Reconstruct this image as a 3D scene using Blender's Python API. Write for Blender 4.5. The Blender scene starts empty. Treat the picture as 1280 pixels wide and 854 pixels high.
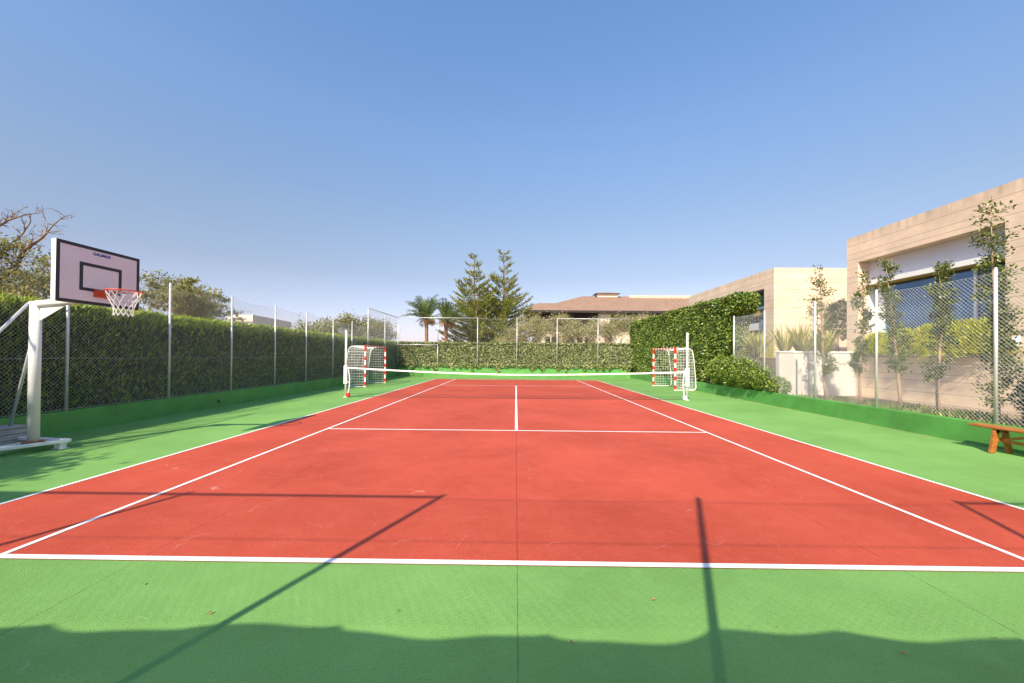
import bpy, math, random
import numpy as np
from mathutils import Matrix, Vector

S = bpy.context.scene
COL = S.collection
random.seed(7)
RNG = np.random.default_rng(11)
rad = math.radians

# ------------------------------------------------------------------ camera
F_PX, YAW, PIT, ROL = 494.8, .0098, .010, .0081
CAM = (-0.0238, -14.945, 1.6156)
def rot3():
    c, s = math.cos(YAW), math.sin(YAW); A = np.array([[c, s, 0], [-s, c, 0], [0, 0, 1]])
    c, s = math.cos(PIT), math.sin(PIT); B = np.array([[1, 0, 0], [0, c, s], [0, -s, c]])
    c, s = math.cos(ROL), math.sin(ROL); C = np.array([[c, 0, s], [0, 1, 0], [-s, 0, c]])
    return C @ B @ A
R3 = rot3()
cd = bpy.data.cameras.new('camera'); cam = bpy.data.objects.new('camera', cd); COL.objects.link(cam)
m = Matrix.Identity(4)
for i in range(3):
    m[i][0] = R3[0][i]; m[i][1] = R3[2][i]; m[i][2] = -R3[1][i]; m[i][3] = CAM[i]
cam.matrix_world = m
cd.sensor_width = 36; cd.lens = F_PX / 1280 * 36; cd.shift_y = 12.97 / 1280
cd.clip_start = .05; cd.clip_end = 3000
S.camera = cam

# ------------------------------------------------------------------ light
SUN_DIR = Vector((.445, 1.07, -1.0))
w = bpy.data.worlds.new('World'); S.world = w; w.use_nodes = True
nt = w.node_tree; nt.nodes.clear()
sky = nt.nodes.new('ShaderNodeTexSky'); sky.sky_type = 'NISHITA'; sky.sun_disc = False
sky.sun_elevation = math.atan2(1.0, math.hypot(.445, 1.07))
sky.sun_rotation = math.atan2(-.445, -1.07)
sky.altitude = 0; sky.air_density = 1.0; sky.dust_density = 1.1; sky.ozone_density = 4.5
bg = nt.nodes.new('ShaderNodeBackground'); bg.inputs[1].default_value = .115
wo = nt.nodes.new('ShaderNodeOutputWorld')
tcw = nt.nodes.new('ShaderNodeTexCoord'); sxw = nt.nodes.new('ShaderNodeSeparateXYZ'); nt.links.new(tcw.outputs['Generated'], sxw.inputs[0])
crw = nt.nodes.new('ShaderNodeValToRGB'); ew = crw.color_ramp.elements     # clear-air tint by elevation: milky near the horizon, deeper blue higher up
stops = [(0, (1.5, 1.16, 1.3)), (.05, (1.36, 1.03, 1.12)), (.11, (1.3, .98, .96)), (.19, (1.27, .96, .84)), (.307, (1.39, 1.15, .99)), (.49, (1.5, 1.45, 1.39)), (.656, (1.4, 1.55, 1.57)), (1, (1.35, 1.55, 1.6))]
while len(ew) < len(stops): ew.new(.5)
for i_, (p_, c_) in enumerate(stops): ew[i_].position = p_; ew[i_].color = (*c_, 1)
veil = nt.nodes.new('ShaderNodeMix'); veil.data_type = 'RGBA'; veil.blend_type = 'MULTIPLY'; veil.inputs[0].default_value = 1
nt.links.new(sxw.outputs[2], crw.inputs[0]); nt.links.new(sky.outputs[0], veil.inputs[6]); nt.links.new(crw.outputs[0], veil.inputs[7]); nt.links.new(veil.outputs[2], bg.inputs[0]); nt.links.new(bg.outputs[0], wo.inputs[0])
sl = bpy.data.lights.new('sun', 'SUN'); sl.energy = 5.0; sl.angle = rad(.5); sl.color = (1, .865, .64)
so = bpy.data.objects.new('sun', sl); COL.objects.link(so)
so.rotation_euler = SUN_DIR.to_track_quat('-Z', 'Y').to_euler(); so.location = (-20, -40, 40)
S.view_settings.view_transform = 'Standard'; S.view_settings.look = 'None'
S.view_settings.exposure = .60; S.view_settings.gamma = 1

# ------------------------------------------------------------------ materials
def new_mat(name):
    m = bpy.data.materials.new(name); m.use_nodes = True
    n = m.node_tree.nodes; return m, n, m.node_tree.links, n['Principled BSDF']
def rgb(c): return (c[0], c[1], c[2], 1)
def mat(name, c, rough=.6, metal=0., var=.12, scale=3., bump=0., bscale=60., spec=.5, c2=None, amt=1.0, coord='Object'):
    m, n, l, p = new_mat(name)
    tc = n.new('ShaderNodeTexCoord')
    nz = n.new('ShaderNodeTexNoise'); nz.inputs['Scale'].default_value = scale; nz.inputs['Detail'].default_value = 8
    nz.inputs['Roughness'].default_value = .65
    l.new(tc.outputs[coord], nz.inputs['Vector'])
    cr = n.new('ShaderNodeValToRGB')
    cr.color_ramp.elements[0].position = .3; cr.color_ramp.elements[1].position = .7
    lo = tuple(x * (1 - var) for x in c); hi = c2 if c2 else tuple(min(1, x * (1 + var)) for x in c)
    cr.color_ramp.elements[0].color = rgb(lo); cr.color_ramp.elements[1].color = rgb(hi)
    l.new(nz.outputs[0], cr.inputs[0]); l.new(cr.outputs[0], p.inputs['Base Color'])
    p.inputs['Roughness'].default_value = rough; p.inputs['Metallic'].default_value = metal
    p.inputs['Specular IOR Level'].default_value = spec
    if bump:
        nb = n.new('ShaderNodeTexNoise'); nb.inputs['Scale'].default_value = bscale; nb.inputs['Detail'].default_value = 4
        l.new(tc.outputs[coord], nb.inputs['Vector'])
        b = n.new('ShaderNodeBump'); b.inputs['Strength'].default_value = bump; b.inputs['Distance'].default_value = .01
        l.new(nb.outputs[0], b.inputs['Height']); l.new(b.outputs[0], p.inputs['Normal'])
    return m

def leaf_mat(name, cols, rough=.45, trans=.35, spec=.5):
    m, n, l, p = new_mat(name)
    g = n.new('ShaderNodeNewGeometry')
    cr = n.new('ShaderNodeValToRGB'); cr.color_ramp.interpolation = 'LINEAR'
    els = cr.color_ramp.elements
    while len(els) < len(cols): els.new(.5)
    for i, c in enumerate(cols):
        els[i].position = i / (len(cols) - 1); els[i].color = rgb(c)
    l.new(g.outputs['Random Per Island'], cr.inputs[0])
    l.new(cr.outputs[0], p.inputs['Base Color'])
    p.inputs['Roughness'].default_value = rough; p.inputs['Specular IOR Level'].default_value = spec
    t = n.new('ShaderNodeBsdfTranslucent')
    hs = n.new('ShaderNodeMix'); hs.data_type = 'RGBA'; hs.blend_type = 'MULTIPLY'; hs.inputs[0].default_value = 1
    l.new(cr.outputs[0], hs.inputs[6]); hs.inputs[7].default_value = (1.5, 1.5, .6, 1)
    l.new(hs.outputs[2], t.inputs['Color'])
    mx = n.new('ShaderNodeMixShader'); mx.inputs[0].default_value = trans
    l.new(p.outputs[0], mx.inputs[1]); l.new(t.outputs[0], mx.inputs[2])
    l.new(mx.outputs[0], n['Material Output'].inputs['Surface'])
    return m

def court_mat(name, c, scuff):
    """acrylic-painted tennis surface: granular bump, broad mottling, scuffs, slab joints at x = -2.95, 0, 2.95"""
    m, n, l, p = new_mat(name)
    tc = n.new('ShaderNodeTexCoord'); V = tc.outputs['Object']
    def noise(sc, det=4, rough=.6, vec=V):
        q = n.new('ShaderNodeTexNoise'); q.inputs['Scale'].default_value = sc; q.inputs['Detail'].default_value = det
        q.inputs['Roughness'].default_value = rough; l.new(vec, q.inputs['Vector']); return q.outputs[0]
    def math_(op, a, b=None, clamp=False):
        q = n.new('ShaderNodeMath'); q.operation = op; q.use_clamp = clamp
        for i, v in enumerate((a, b)):
            if v is None: continue
            if isinstance(v, (int, float)): q.inputs[i].default_value = v
            else: l.new(v, q.inputs[i])
        return q.outputs[0]
    def ramp(f, p0, p1):
        q = n.new('ShaderNodeMapRange'); q.inputs[1].default_value = p0; q.inputs[2].default_value = p1
        l.new(f, q.inputs[0]); return q.outputs[0]
    def mixc(f, a, b):
        q = n.new('ShaderNodeMix'); q.data_type = 'RGBA'
        if isinstance(f, (int, float)): q.inputs[0].default_value = f
        else: l.new(f, q.inputs[0])
        for i, v in ((6, a), (7, b)):
            if isinstance(v, tuple): q.inputs[i].default_value = rgb(v)
            else: l.new(v, q.inputs[i])
        return q.outputs[2]
    dark = tuple(x * .80 for x in c); light = tuple(min(1, x * 1.12 + .012) for x in c)
    col = mixc(ramp(noise(.45, 5), .3, .7), dark, light)
    col = mixc(math_('MULTIPLY', ramp(noise(3.2, 8, .75), .45, .8), .5), col, tuple(min(1, x * 1.15 + .04) for x in c))
    # fine grain
    col = mixc(math_('MULTIPLY', ramp(noise(95, 3, .6), .5, .72), .6), col, tuple(x * .55 for x in c))
    # wear scuffs: thin curved streaks
    mp = n.new('ShaderNodeMapping'); mp.inputs['Rotation'].default_value = (0, 0, .6); mp.inputs['Scale'].default_value = (1.1, 1.1, 1)
    l.new(V, mp.inputs['Vector'])
    nz = n.new('ShaderNodeTexNoise'); nz.inputs['Scale'].default_value = 1.3; l.new(mp.outputs[0], nz.inputs['Vector'])
    ab = math_('ABSOLUTE', math_('SUBTRACT', nz.outputs[0], .5))
    thin = math_('SUBTRACT', 1, ramp(ab, 0, .0035))
    gate = ramp(noise(2.3, 3), .55, .66)
    col = mixc(math_('MULTIPLY', math_('MULTIPLY', thin, gate), scuff, True), col, tuple(min(1, x * .6 + .32) for x in c))
    # joints
    sx = n.new('ShaderNodeSeparateXYZ'); l.new(V, sx.inputs[0])
    wob = math_('MULTIPLY', math_('SUBTRACT', noise(5, 2), .5), .012)
    X = math_('ADD', sx.outputs[0], wob)
    jm = None
    for x0 in (-2.95, 0.0, 2.95):
        d = math_('ABSOLUTE', math_('SUBTRACT', X, x0)); q = math_('LESS_THAN', d, .0032)
        jm = q if jm is None else math_('MAXIMUM', jm, q)
    jm = math_('MULTIPLY', jm, ramp(noise(9, 3), .3, .55))
    col = mixc(math_('MULTIPLY', jm, .65), col, tuple(x * .22 for x in c))
    l.new(col, p.inputs['Base Color'])
    p.inputs['Roughness'].default_value = .75; p.inputs['Specular IOR Level'].default_value = .22
    h = math_('ADD', math_('MULTIPLY', noise(110, 3), 1.6), math_('MULTIPLY', noise(7, 3), 1.2))
    h = math_('SUBTRACT', h, math_('MULTIPLY', jm, 1.5))
    b = n.new('ShaderNodeBump'); b.inputs['Strength'].default_value = .7; b.inputs['Distance'].default_value = .004
    l.new(h, b.inputs['Height']); l.new(b.outputs[0], p.inputs['Normal'])
    return m

def cladding_mat(name, c):
    """sandy stone cladding in horizontal courses with thin recessed joints"""
    m, n, l, p = new_mat(name)
    g = n.new('ShaderNodeNewGeometry'); sx = n.new('ShaderNodeSeparateXYZ'); l.new(g.outputs['Position'], sx.inputs[0])
    def M(op, a, b=None):
        q = n.new('ShaderNodeMath'); q.operation = op
        for i, v in enumerate((a, b)):
            if v is None: continue
            if isinstance(v, (int, float)): q.inputs[i].default_value = v
            else: l.new(v, q.inputs[i])
        return q.outputs[0]
    zz = M('ADD', sx.outputs[2], .13)
    fr = M('MODULO', zz, .80)
    j = None
    for z0 in (.012, .34, .52):
        q = M('LESS_THAN', M('ABSOLUTE', M('SUBTRACT', fr, z0)), .007)
        j = q if j is None else M('MAXIMUM', j, q)
    # vertical joints far apart
    hy = M('MODULO', M('ADD', M('ADD', sx.outputs[0], sx.outputs[1]), M('MULTIPLY', M('FLOOR', M('DIVIDE', zz, .8)), 1.3)), 2.9)
    nz = n.new('ShaderNodeTexNoise'); nz.inputs['Scale'].default_value = 1.2; nz.inputs['Detail'].default_value = 9; nz.inputs['Roughness'].default_value = .7
    mp = n.new('ShaderNodeMapping'); mp.inputs['Scale'].default_value = (1, 1, 1.3); l.new(g.outputs['Position'], mp.inputs[0]); l.new(mp.outputs[0], nz.inputs['Vector'])
    cr = n.new('ShaderNodeValToRGB'); e = cr.color_ramp.elements
    e[0].position = .28; e[1].position = .72
    e[0].color = rgb(tuple(x * .80 for x in c)); e[1].color = rgb(tuple(min(1, x * 1.15) for x in c))
    l.new(nz.outputs[0], cr.inputs[0])
    # dark run-off stains below the parapet
    st = n.new('ShaderNodeTexNoise'); st.inputs['Scale'].default_value = 3; st.inputs['Detail'].default_value = 5
    mp2 = n.new('ShaderNodeMapping'); mp2.inputs['Scale'].default_value = (1.5, 1.5, .12); l.new(g.outputs['Position'], mp2.inputs[0]); l.new(mp2.outputs[0], st.inputs['Vector'])
    mr = n.new('ShaderNodeMapRange'); mr.inputs[1].default_value = 5.35; mr.inputs[2].default_value = 5.75; l.new(sx.outputs[2], mr.inputs[0])
    mr2 = n.new('ShaderNodeMapRange'); mr2.inputs[1].default_value = .45; mr2.inputs[2].default_value = .75; l.new(st.outputs[0], mr2.inputs[0])
    sf = M('MULTIPLY', M('MULTIPLY', mr.outputs[0], mr2.outputs[0]), .55)
    mx0 = n.new('ShaderNodeMix'); mx0.data_type = 'RGBA'; l.new(sf, mx0.inputs[0]); l.new(cr.outputs[0], mx0.inputs[6]); mx0.inputs[7].default_value = (.16, .13, .10, 1)
    mx = n.new('ShaderNodeMix'); mx.data_type = 'RGBA'; l.new(M('MULTIPLY', j, .65), mx.inputs[0]); l.new(mx0.outputs[2], mx.inputs[6]); mx.inputs[7].default_value = rgb(tuple(x * .3 for x in c))
    l.new(mx.outputs[2], p.inputs['Base Color']); p.inputs['Roughness'].default_value = .85
    b = n.new('ShaderNodeBump'); b.inputs['Strength'].default_value = .5; b.inputs['Distance'].default_value = .02
    nb = n.new('ShaderNodeTexNoise'); nb.inputs['Scale'].default_value = 40; nb.inputs['Detail'].default_value = 5; l.new(g.outputs['Position'], nb.inputs['Vector'])
    hh = M('SUBTRACT', M('MULTIPLY', nb.outputs[0], .25), j); l.new(hh, b.inputs['Height']); l.new(b.outputs[0], p.inputs['Normal'])
    return m

def wood_mat(name, c, c2, scale=(1, 12, 12), rough=.5):
    m, n, l, p = new_mat(name)
    tc = n.new('ShaderNodeTexCoord'); mp = n.new('ShaderNodeMapping'); mp.inputs['Scale'].default_value = scale
    nz = n.new('ShaderNodeTexNoise'); nz.inputs['Scale'].default_value = 4; nz.inputs['Detail'].default_value = 8; nz.inputs['Distortion'].default_value = .6
    cr = n.new('ShaderNodeValToRGB'); cr.color_ramp.elements[0].position = .35; cr.color_ramp.elements[1].position = .68
    cr.color_ramp.elements[0].color = rgb(c); cr.color_ramp.elements[1].color = rgb(c2)
    l.new(tc.outputs['Object'], mp.inputs[0]); l.new(mp.outputs[0], nz.inputs['Vector']); l.new(nz.outputs[0], cr.inputs[0])
    l.new(cr.outputs[0], p.inputs['Base Color']); p.inputs['Roughness'].default_value = rough
    b = n.new('ShaderNodeBump'); b.inputs['Strength'].default_value = .3; b.inputs['Distance'].default_value = .004
    l.new(nz.outputs[0], b.inputs['Height']); l.new(b.outputs[0], p.inputs['Normal'])
    return m

def tile_mat(name):
    m, n, l, p = new_mat(name)
    tc = n.new('ShaderNodeTexCoord')
    wv = n.new('ShaderNodeTexWave'); wv.inputs['Scale'].default_value = 1.6; wv.bands_direction = 'X'; wv.inputs['Distortion'].default_value = .5
    nz = n.new('ShaderNodeTexNoise'); nz.inputs['Scale'].default_value = 1.6; nz.inputs['Detail'].default_value = 10; nz.inputs['Roughness'].default_value = .8
    l.new(tc.outputs['Object'], wv.inputs['Vector']); l.new(tc.outputs['Object'], nz.inputs['Vector'])
    cr = n.new('ShaderNodeValToRGB'); e = cr.color_ramp.elements; e[0].position = .3; e[1].position = .75
    e[0].color = (.19, .11, .075, 1); e[1].color = (.40, .26, .18, 1)
    l.new(nz.outputs[0], cr.inputs[0]); l.new(cr.outputs[0], p.inputs['Base Color']); p.inputs['Roughness'].default_value = .85
    b = n.new('ShaderNodeBump'); b.inputs['Strength'].default_value = .6; b.inputs['Distance'].default_value = .08
    l.new(wv.outputs[0], b.inputs['Height']); l.new(b.outputs[0], p.inputs['Normal'])
    return m

GREEN = (.162, .345, .088); RED = (.46, .066, .034)
M_ = dict(
    green=court_mat('green_court_paint', GREEN, .22), red=court_mat('red_court_paint', RED, .5),
    line=mat('white_line_paint', (.80, .80, .80), .6, var=.05, scale=14, bump=.3, bscale=160),
    curb=mat('green_wall_paint', (.095, .30, .062), .6, var=.2, scale=1.6, bump=.25, bscale=35),
    earth=mat('dry_earth', (.22, .16, .10), .95, var=.3, scale=2.5, bump=.8, bscale=20),
    galv=mat('galvanised_steel', (.62, .63, .65), .42, metal=.35, var=.1, scale=9),
    wire=mat('fence_wire', (.60, .62, .65), .45, metal=.3, var=.05),
    wire_dark=mat('dark_binding', (.03, .035, .035), .6, var=.1),
    white=mat('white_painted_steel', (.80, .80, .78), .38, var=.05, scale=6, bump=.05, bscale=30),
    red_band=mat('red_paint', (.66, .028, .02), .4, var=.08),
    orange=mat('orange_red_paint', (.62, .07, .02), .4, var=.1, scale=20),
    cord=mat('white_net_cord', (.80, .80, .80), .8, var=.03),
    netdark=mat('dark_net_cord', (.03, .035, .03), .8, var=.1),
    tape=mat('white_net_tape', (.82, .82, .82), .7, var=.04, scale=8, bump=.2, bscale=40),
    board=mat('white_backboard_face', (.78, .735, .77), .45, var=.05, scale=2.5, bump=.03),
    black=mat('black_paint', (.018, .018, .026), .45, var=.2),
    blue=mat('blue_lettering', (.02, .05, .35), .5, var=.1),
    rust=mat('rusty_steel', (.30, .12, .05), .8, var=.4, scale=30, bump=.3),
    greywood=wood_mat('weathered_grey_boards', (.30, .28, .27), (.52, .49, .46), (6, 1, 14), .8),
    orangewood=wood_mat('varnished_orange_wood', (.30, .095, .018), (.50, .18, .045), (10, 1.2, 10), .42),
    screen=mat('dark_green_windscreen', (.02, .09, .05), .9, var=.1),
    render=mat('pale_rendered_wall', (.56, .53, .51), .9, var=.08, scale=1.5, bump=.25, bscale=30),
    whitewall=mat('white_rendered_wall', (.80, .80, .79), .85, var=.03, scale=1, bump=.1),
    fascia=mat('pale_grey_fascia', (.62, .64, .70), .7, var=.04, scale=1.5),
    clad=cladding_mat('sandstone_cladding', (.74, .575, .43)),
    creamwall=mat('cream_wall', (.70, .62, .50), .85, var=.06, scale=.5),
    tile=tile_mat('clay_roof_tiles'),
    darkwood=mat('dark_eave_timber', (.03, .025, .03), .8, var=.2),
    glass=mat('blue_tinted_window_glass', (.11, .19, .30), .06, metal=.6, var=.2, scale=.7, spec=.8),
    darkglass=mat('dark_window_glass', (.02, .03, .04), .1, var=.2, spec=.8),
    frame=mat('white_window_frame', (.80, .80, .80), .5, var=.03),
    ochre=mat('ochre_window_trim', (.40, .28, .05), .6, var=.1),
    slate=mat('grey_stone_coping', (.36, .35, .36), .8, var=.1, scale=6),
    bark=mat('brown_bark', (.20, .13, .085), .9, var=.35, scale=12, bump=.8, bscale=30),
    barkorange=mat('weathered_orange_bark', (.24, .15, .09), .9, var=.35, scale=9, bump=.6, bscale=30),
    barkpale=mat('pale_young_bark', (.42, .28, .20), .85, var=.25, scale=20, bump=.4, bscale=40),
    barkpalm=mat('palm_bark', (.26, .13, .06), .95, var=.4, scale=6, bump=1, bscale=14),
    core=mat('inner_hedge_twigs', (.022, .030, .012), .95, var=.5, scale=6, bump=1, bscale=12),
    L_hedge=leaf_mat('leaf_cypress_hedge', [(.02, .05, .012), (.05, .11, .02), (.10, .19, .028), (.20, .29, .04), (.38, .42, .06)], .5, .4),
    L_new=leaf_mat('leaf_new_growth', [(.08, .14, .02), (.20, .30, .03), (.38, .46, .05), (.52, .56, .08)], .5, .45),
    L_laurel=leaf_mat('leaf_glossy_hedge', [(.012, .035, .008), (.045, .105, .014), (.11, .20, .022), (.22, .31, .04), (.42, .45, .12)], .35, .25),
    L_far=leaf_mat('leaf_far_hedge', [(.03, .06, .015), (.11, .17, .04), (.22, .28, .08), (.36, .38, .16), (.52, .48, .30)], .5, .2),
    L_shrub=leaf_mat('leaf_shrub', [(.03, .07, .012), (.08, .15, .02), (.17, .25, .035), (.30, .38, .055), (.42, .46, .15)], .35, .25),
    L_young=leaf_mat('leaf_young_tree', [(.02, .04, .015), (.045, .085, .02), (.09, .14, .03), (.18, .22, .05), (.34, .34, .12)], .4, .3),
    L_olive=leaf_mat('leaf_olive', [(.13, .14, .05), (.27, .26, .12), (.42, .38, .20), (.56, .50, .32)], .5, .25),
    L_pine=leaf_mat('leaf_norfolk_pine', [(.05, .085, .02), (.13, .18, .03), (.27, .30, .04), (.52, .42, .08)], .55, .2),
    L_feather=leaf_mat('leaf_feathery_tree', [(.08, .10, .025), (.18, .19, .055), (.30, .27, .11), (.42, .34, .19)], .5, .35),
    L_palm=leaf_mat('leaf_palm', [(.07, .11, .04), (.14, .20, .07), (.27, .33, .14)], .4, .2),
    L_palmdry=leaf_mat('leaf_dry_palm', [(.34, .16, .03), (.50, .26, .05), (.55, .34, .10)], .7, .3),
    L_yellow=leaf_mat('leaf_yellow_green_shrub', [(.10, .16, .02), (.30, .36, .03), (.54, .55, .05), (.66, .60, .08)], .5, .4),
    L_flax=leaf_mat('leaf_flax', [(.16, .20, .05), (.36, .37, .10), (.55, .50, .20), (.62, .55, .32)], .4, .2),
    L_dark=leaf_mat('leaf_dark_shrub', [(.02, .04, .012), (.04, .07, .018), (.09, .12, .03)], .5, .2),
    L_dry=leaf_mat('leaf_fallen', [(.25, .10, .04), (.40, .22, .08)], .8, 0),
)

# ------------------------------------------------------------------ mesh helpers
class MB:
    def __init__(s): s.v = []; s.f = []
    def add(s, v, f):
        o = len(s.v); s.v += [tuple(p) for p in v]; s.f += [tuple(i + o for i in q) for q in f]; return s
    def box(s, x0, x1, y0, y1, z0, z1):
        return s.add([(x0, y0, z0), (x1, y0, z0), (x1, y1, z0), (x0, y1, z0), (x0, y0, z1), (x1, y0, z1), (x1, y1, z1), (x0, y1, z1)],
                     [(3, 2, 1, 0), (4, 5, 6, 7), (0, 1, 5, 4), (1, 2, 6, 5), (2, 3, 7, 6), (3, 0, 4, 7)])
    def bar(s, a, b, wx, wz, up=(0, 0, 1)):
        a = Vector(a); b = Vector(b); d = (b - a).normalized(); u = Vector(up)
        r = d.cross(u); r = r.normalized() if r.length > 1e-4 else Vector((1, 0, 0)); u = r.cross(d).normalized()
        r = r * wx / 2; u = u * wz / 2
        v = [a - r - u, a + r - u, a + r + u, a - r + u, b - r - u, b + r - u, b + r + u, b - r + u]
        return s.add(v, [(3, 2, 1, 0), (4, 5, 6, 7), (0, 1, 5, 4), (1, 2, 6, 5), (2, 3, 7, 6), (3, 0, 4, 7)])
    def tube(s, pts, r, n=10, cap=True):
        pts = [Vector(p) for p in pts]; k = len(pts)
        rs = r if isinstance(r, (list, tuple)) else [r] * k
        o = len(s.v); ref = None
        for i, p in enumerate(pts):
            d = (pts[min(i + 1, k - 1)] - pts[max(i - 1, 0)]).normalized()
            if ref is None:
                ref = d.orthogonal().normalized()
            else:
                ref = (ref - d * ref.dot(d)); ref = ref.normalized() if ref.length > 1e-5 else d.orthogonal().normalized()
            b = d.cross(ref)
            for j in range(n):
                t = 2 * math.pi * j / n
                s.v.append(tuple(p + (ref * math.cos(t) + b * math.sin(t)) * rs[i]))
        for i in range(k - 1):
            for j in range(n):
                a = o + i * n + j; c = o + i * n + (j + 1) % n
                s.f.append((a, c, c + n, a + n))
        if cap:
            s.f.append(tuple(o + j for j in reversed(range(n)))); s.f.append(tuple(o + (k - 1) * n + j for j in range(n)))
        return s
    def strand(s, a, b, r):
        """thin straight cord, triangular section"""
        return s.tube([a, b], r, 3, False)
    def build(s, name, m, parent=None, smooth=False, bevel=0):
        off = Vector((0, 0, 0)); q = parent
        while q is not None: off += q.location; q = q.parent
        me = bpy.data.meshes.new(name)
        v = np.array(s.v, dtype=np.float32) - np.array(off, dtype=np.float32)
        me.from_pydata([tuple(p) for p in v.tolist()], [], s.f)
        o = bpy.data.objects.new(name, me); COL.objects.link(o); me.materials.append(m)
        if parent is not None: o.parent = parent
        if smooth:
            me.polygons.foreach_set('use_smooth', [len(f) == 4 for f in s.f])
        if bevel:
            b = o.modifiers.new('bevel', 'BEVEL'); b.width = bevel; b.segments = 2; b.limit_method = 'ANGLE'
        me.update(); return o

def thing(name, label, cat, loc=(0, 0, 0), group=None):
    o = bpy.data.objects.new(name, None); COL.objects.link(o); o.location = loc
    o.empty_display_size = .2
    return tag(o, label, cat, group)
def tag(o, label, cat, group=None):
    o['label'] = label; o['category'] = cat
    if group: o['group'] = group
    return o
def structure(o): o['kind'] = 'structure'; return o
def copy_tree(o, parent=None):
    c = o.copy(); COL.objects.link(c); c.parent = parent
    for ch in list(o.children): copy_tree(ch, c)
    return c
def worldoff(parent):
    off = np.zeros(3); q = parent
    while q is not None: off += np.array(q.location); q = q.parent
    return off

def unit(a): return a / np.maximum(np.linalg.norm(a, axis=1, keepdims=True), 1e-6)
def leaves(name, P, A, N, L, W, m, parent):
    """many rhombic leaves: P base, A long axis, N facing, L length, W width"""
    n = len(P); A = unit(A); B = unit(np.cross(A, N)); Nn = np.cross(B, A)
    L = np.broadcast_to(L, (n,)).reshape(-1, 1); W = np.broadcast_to(W, (n,)).reshape(-1, 1)
    v = np.empty((n, 4, 3)); mid = P + A * L * .45
    v[:, 0] = P; v[:, 1] = mid + B * W * .5 + Nn * W * .12; v[:, 2] = P + A * L; v[:, 3] = mid - B * W * .5 + Nn * W * .12
    v -= worldoff(parent)
    me = bpy.data.meshes.new(name)
    me.vertices.add(4 * n); me.vertices.foreach_set('co', v.reshape(-1).astype(np.float32))
    me.loops.add(4 * n); me.loops.foreach_set('vertex_index', np.arange(4 * n, dtype=np.int32))
    me.polygons.add(n); me.polygons.foreach_set('loop_start', np.arange(0, 4 * n, 4, dtype=np.int32))
    me.polygons.foreach_set('loop_total', np.full(n, 4, dtype=np.int32))
    me.update(calc_edges=True); me.validate()
    me.materials.append(m)
    o = bpy.data.objects.new(name, me); COL.objects.link(o); o.parent = parent
    return o
def rnd_dirs(n):
    return unit(RNG.normal(size=(n, 3)))

# ------------------------------------------------------------------ GROUND
XL, XR, YF, YB = -9.0, 8.67, 15.2, -15.2      # court enclosure
HW = .44                                       # low wall height
g = MB(); g.add([(-900, -900, -.06), (900, -900, -.06), (900, 900, -.06), (-900, 900, -.06)], [(0, 1, 2, 3)])
structure(g.build('ground', M_['earth']))
g = MB(); g.add([(XL - .1, YB - .1, 0), (XR + .1, YB - .1, 0), (XR + .1, YF + .1, 0), (XL - .1, YF + .1, 0)], [(0, 1, 2, 3)])
structure(g.build('court_surround', M_['green']))
g = MB(); g.add([(-5.485, -11.885, .004), (5.485, -11.885, .004), (5.485, 11.885, .004), (-5.485, 11.885, .004)], [(0, 1, 2, 3)])
structure(g.build('playing_court', M_['red']))
def line(mb, x0, x1, y0, y1, z): mb.add([(x0, y0, z), (x1, y0, z), (x1, y1, z), (x0, y1, z)], [(0, 1, 2, 3)])
g = MB(); z = .008; W2 = .05
for s in (-1, 1):
    line(g, *sorted((s * 5.485, s * 5.435)), -11.885, 11.885, z)
    line(g, *sorted((s * 4.115, s * 4.065)), -11.82, 11.835, z)
line(g, -5.435, 5.435, -11.885, -11.82, z); line(g, -5.435, 5.435, 11.835, 11.885, z)
for y in (-6.4, 6.4): line(g, -4.065, 4.065, y - .03, y + .03, z)
line(g, -.03, .03, -6.378, 6.378, z)
structure(g.build('court_lines', M_['line']))
g = MB(); n_ = 160; random.seed(4)
for i in range(n_ + 1):
    y_ = YB + (YF - YB) * i / n_; g.v += [(XR - .012 - .03 * random.random() ** 2, y_, .003), (XR + .01, y_, .003)]
g.f = [(2 * i, 2 * i + 1, 2 * i + 3, 2 * i + 2) for i in range(n_)]
structure(g.build('dust_strip', mat('pale_dust', (.46, .40, .24), .95, var=.25, scale=6)))
# raised ground behind the low walls
g = MB(); g.box(XR + .15, 11.45, -15.4, 1.2, -.05, .36); structure(g.build('planting_bed', M_['earth']))

# ------------------------------------------------------------------ low green walls
def low_wall(label, x0, x1, y0, y1, top=HW):
    w_ = MB().box(x0, x1, y0, y1, -.05, top).build('low_wall', M_['curb'], None, bevel=.012)
    return tag(w_, label, 'wall', 'low green walls round the court')
wl = thing('low_wall', 'low dark green wall along the left side of the court under the chain-link fence', 'wall', (XL - .1, 0, 0), 'low green walls round the court')
MB().box(XL - .2, XL, YB - .2, YF + .2, -.05, HW).build('wall_body', M_['curb'], wl, bevel=.012)
d_ = MB().tube([(XL - .02, -3.05, .17), (XL + .014, -3.05, .17)], .045, 14)
d_.build('drain_hole', M_['wire_dark'], wl)
low_wall('low bright green wall along the right side of the court under the fence', XR, XR + .2, YB - .2, YF + .2, HW)
low_wall('low green wall across the far end of the court under the trimmed hedge', XL + .003, XR - .003, YF, YF + .2, .80)
low_wall('low green wall across the near end behind the photographer', XL + .003, XR - .003, YB - .2, YB, HW)

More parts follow.
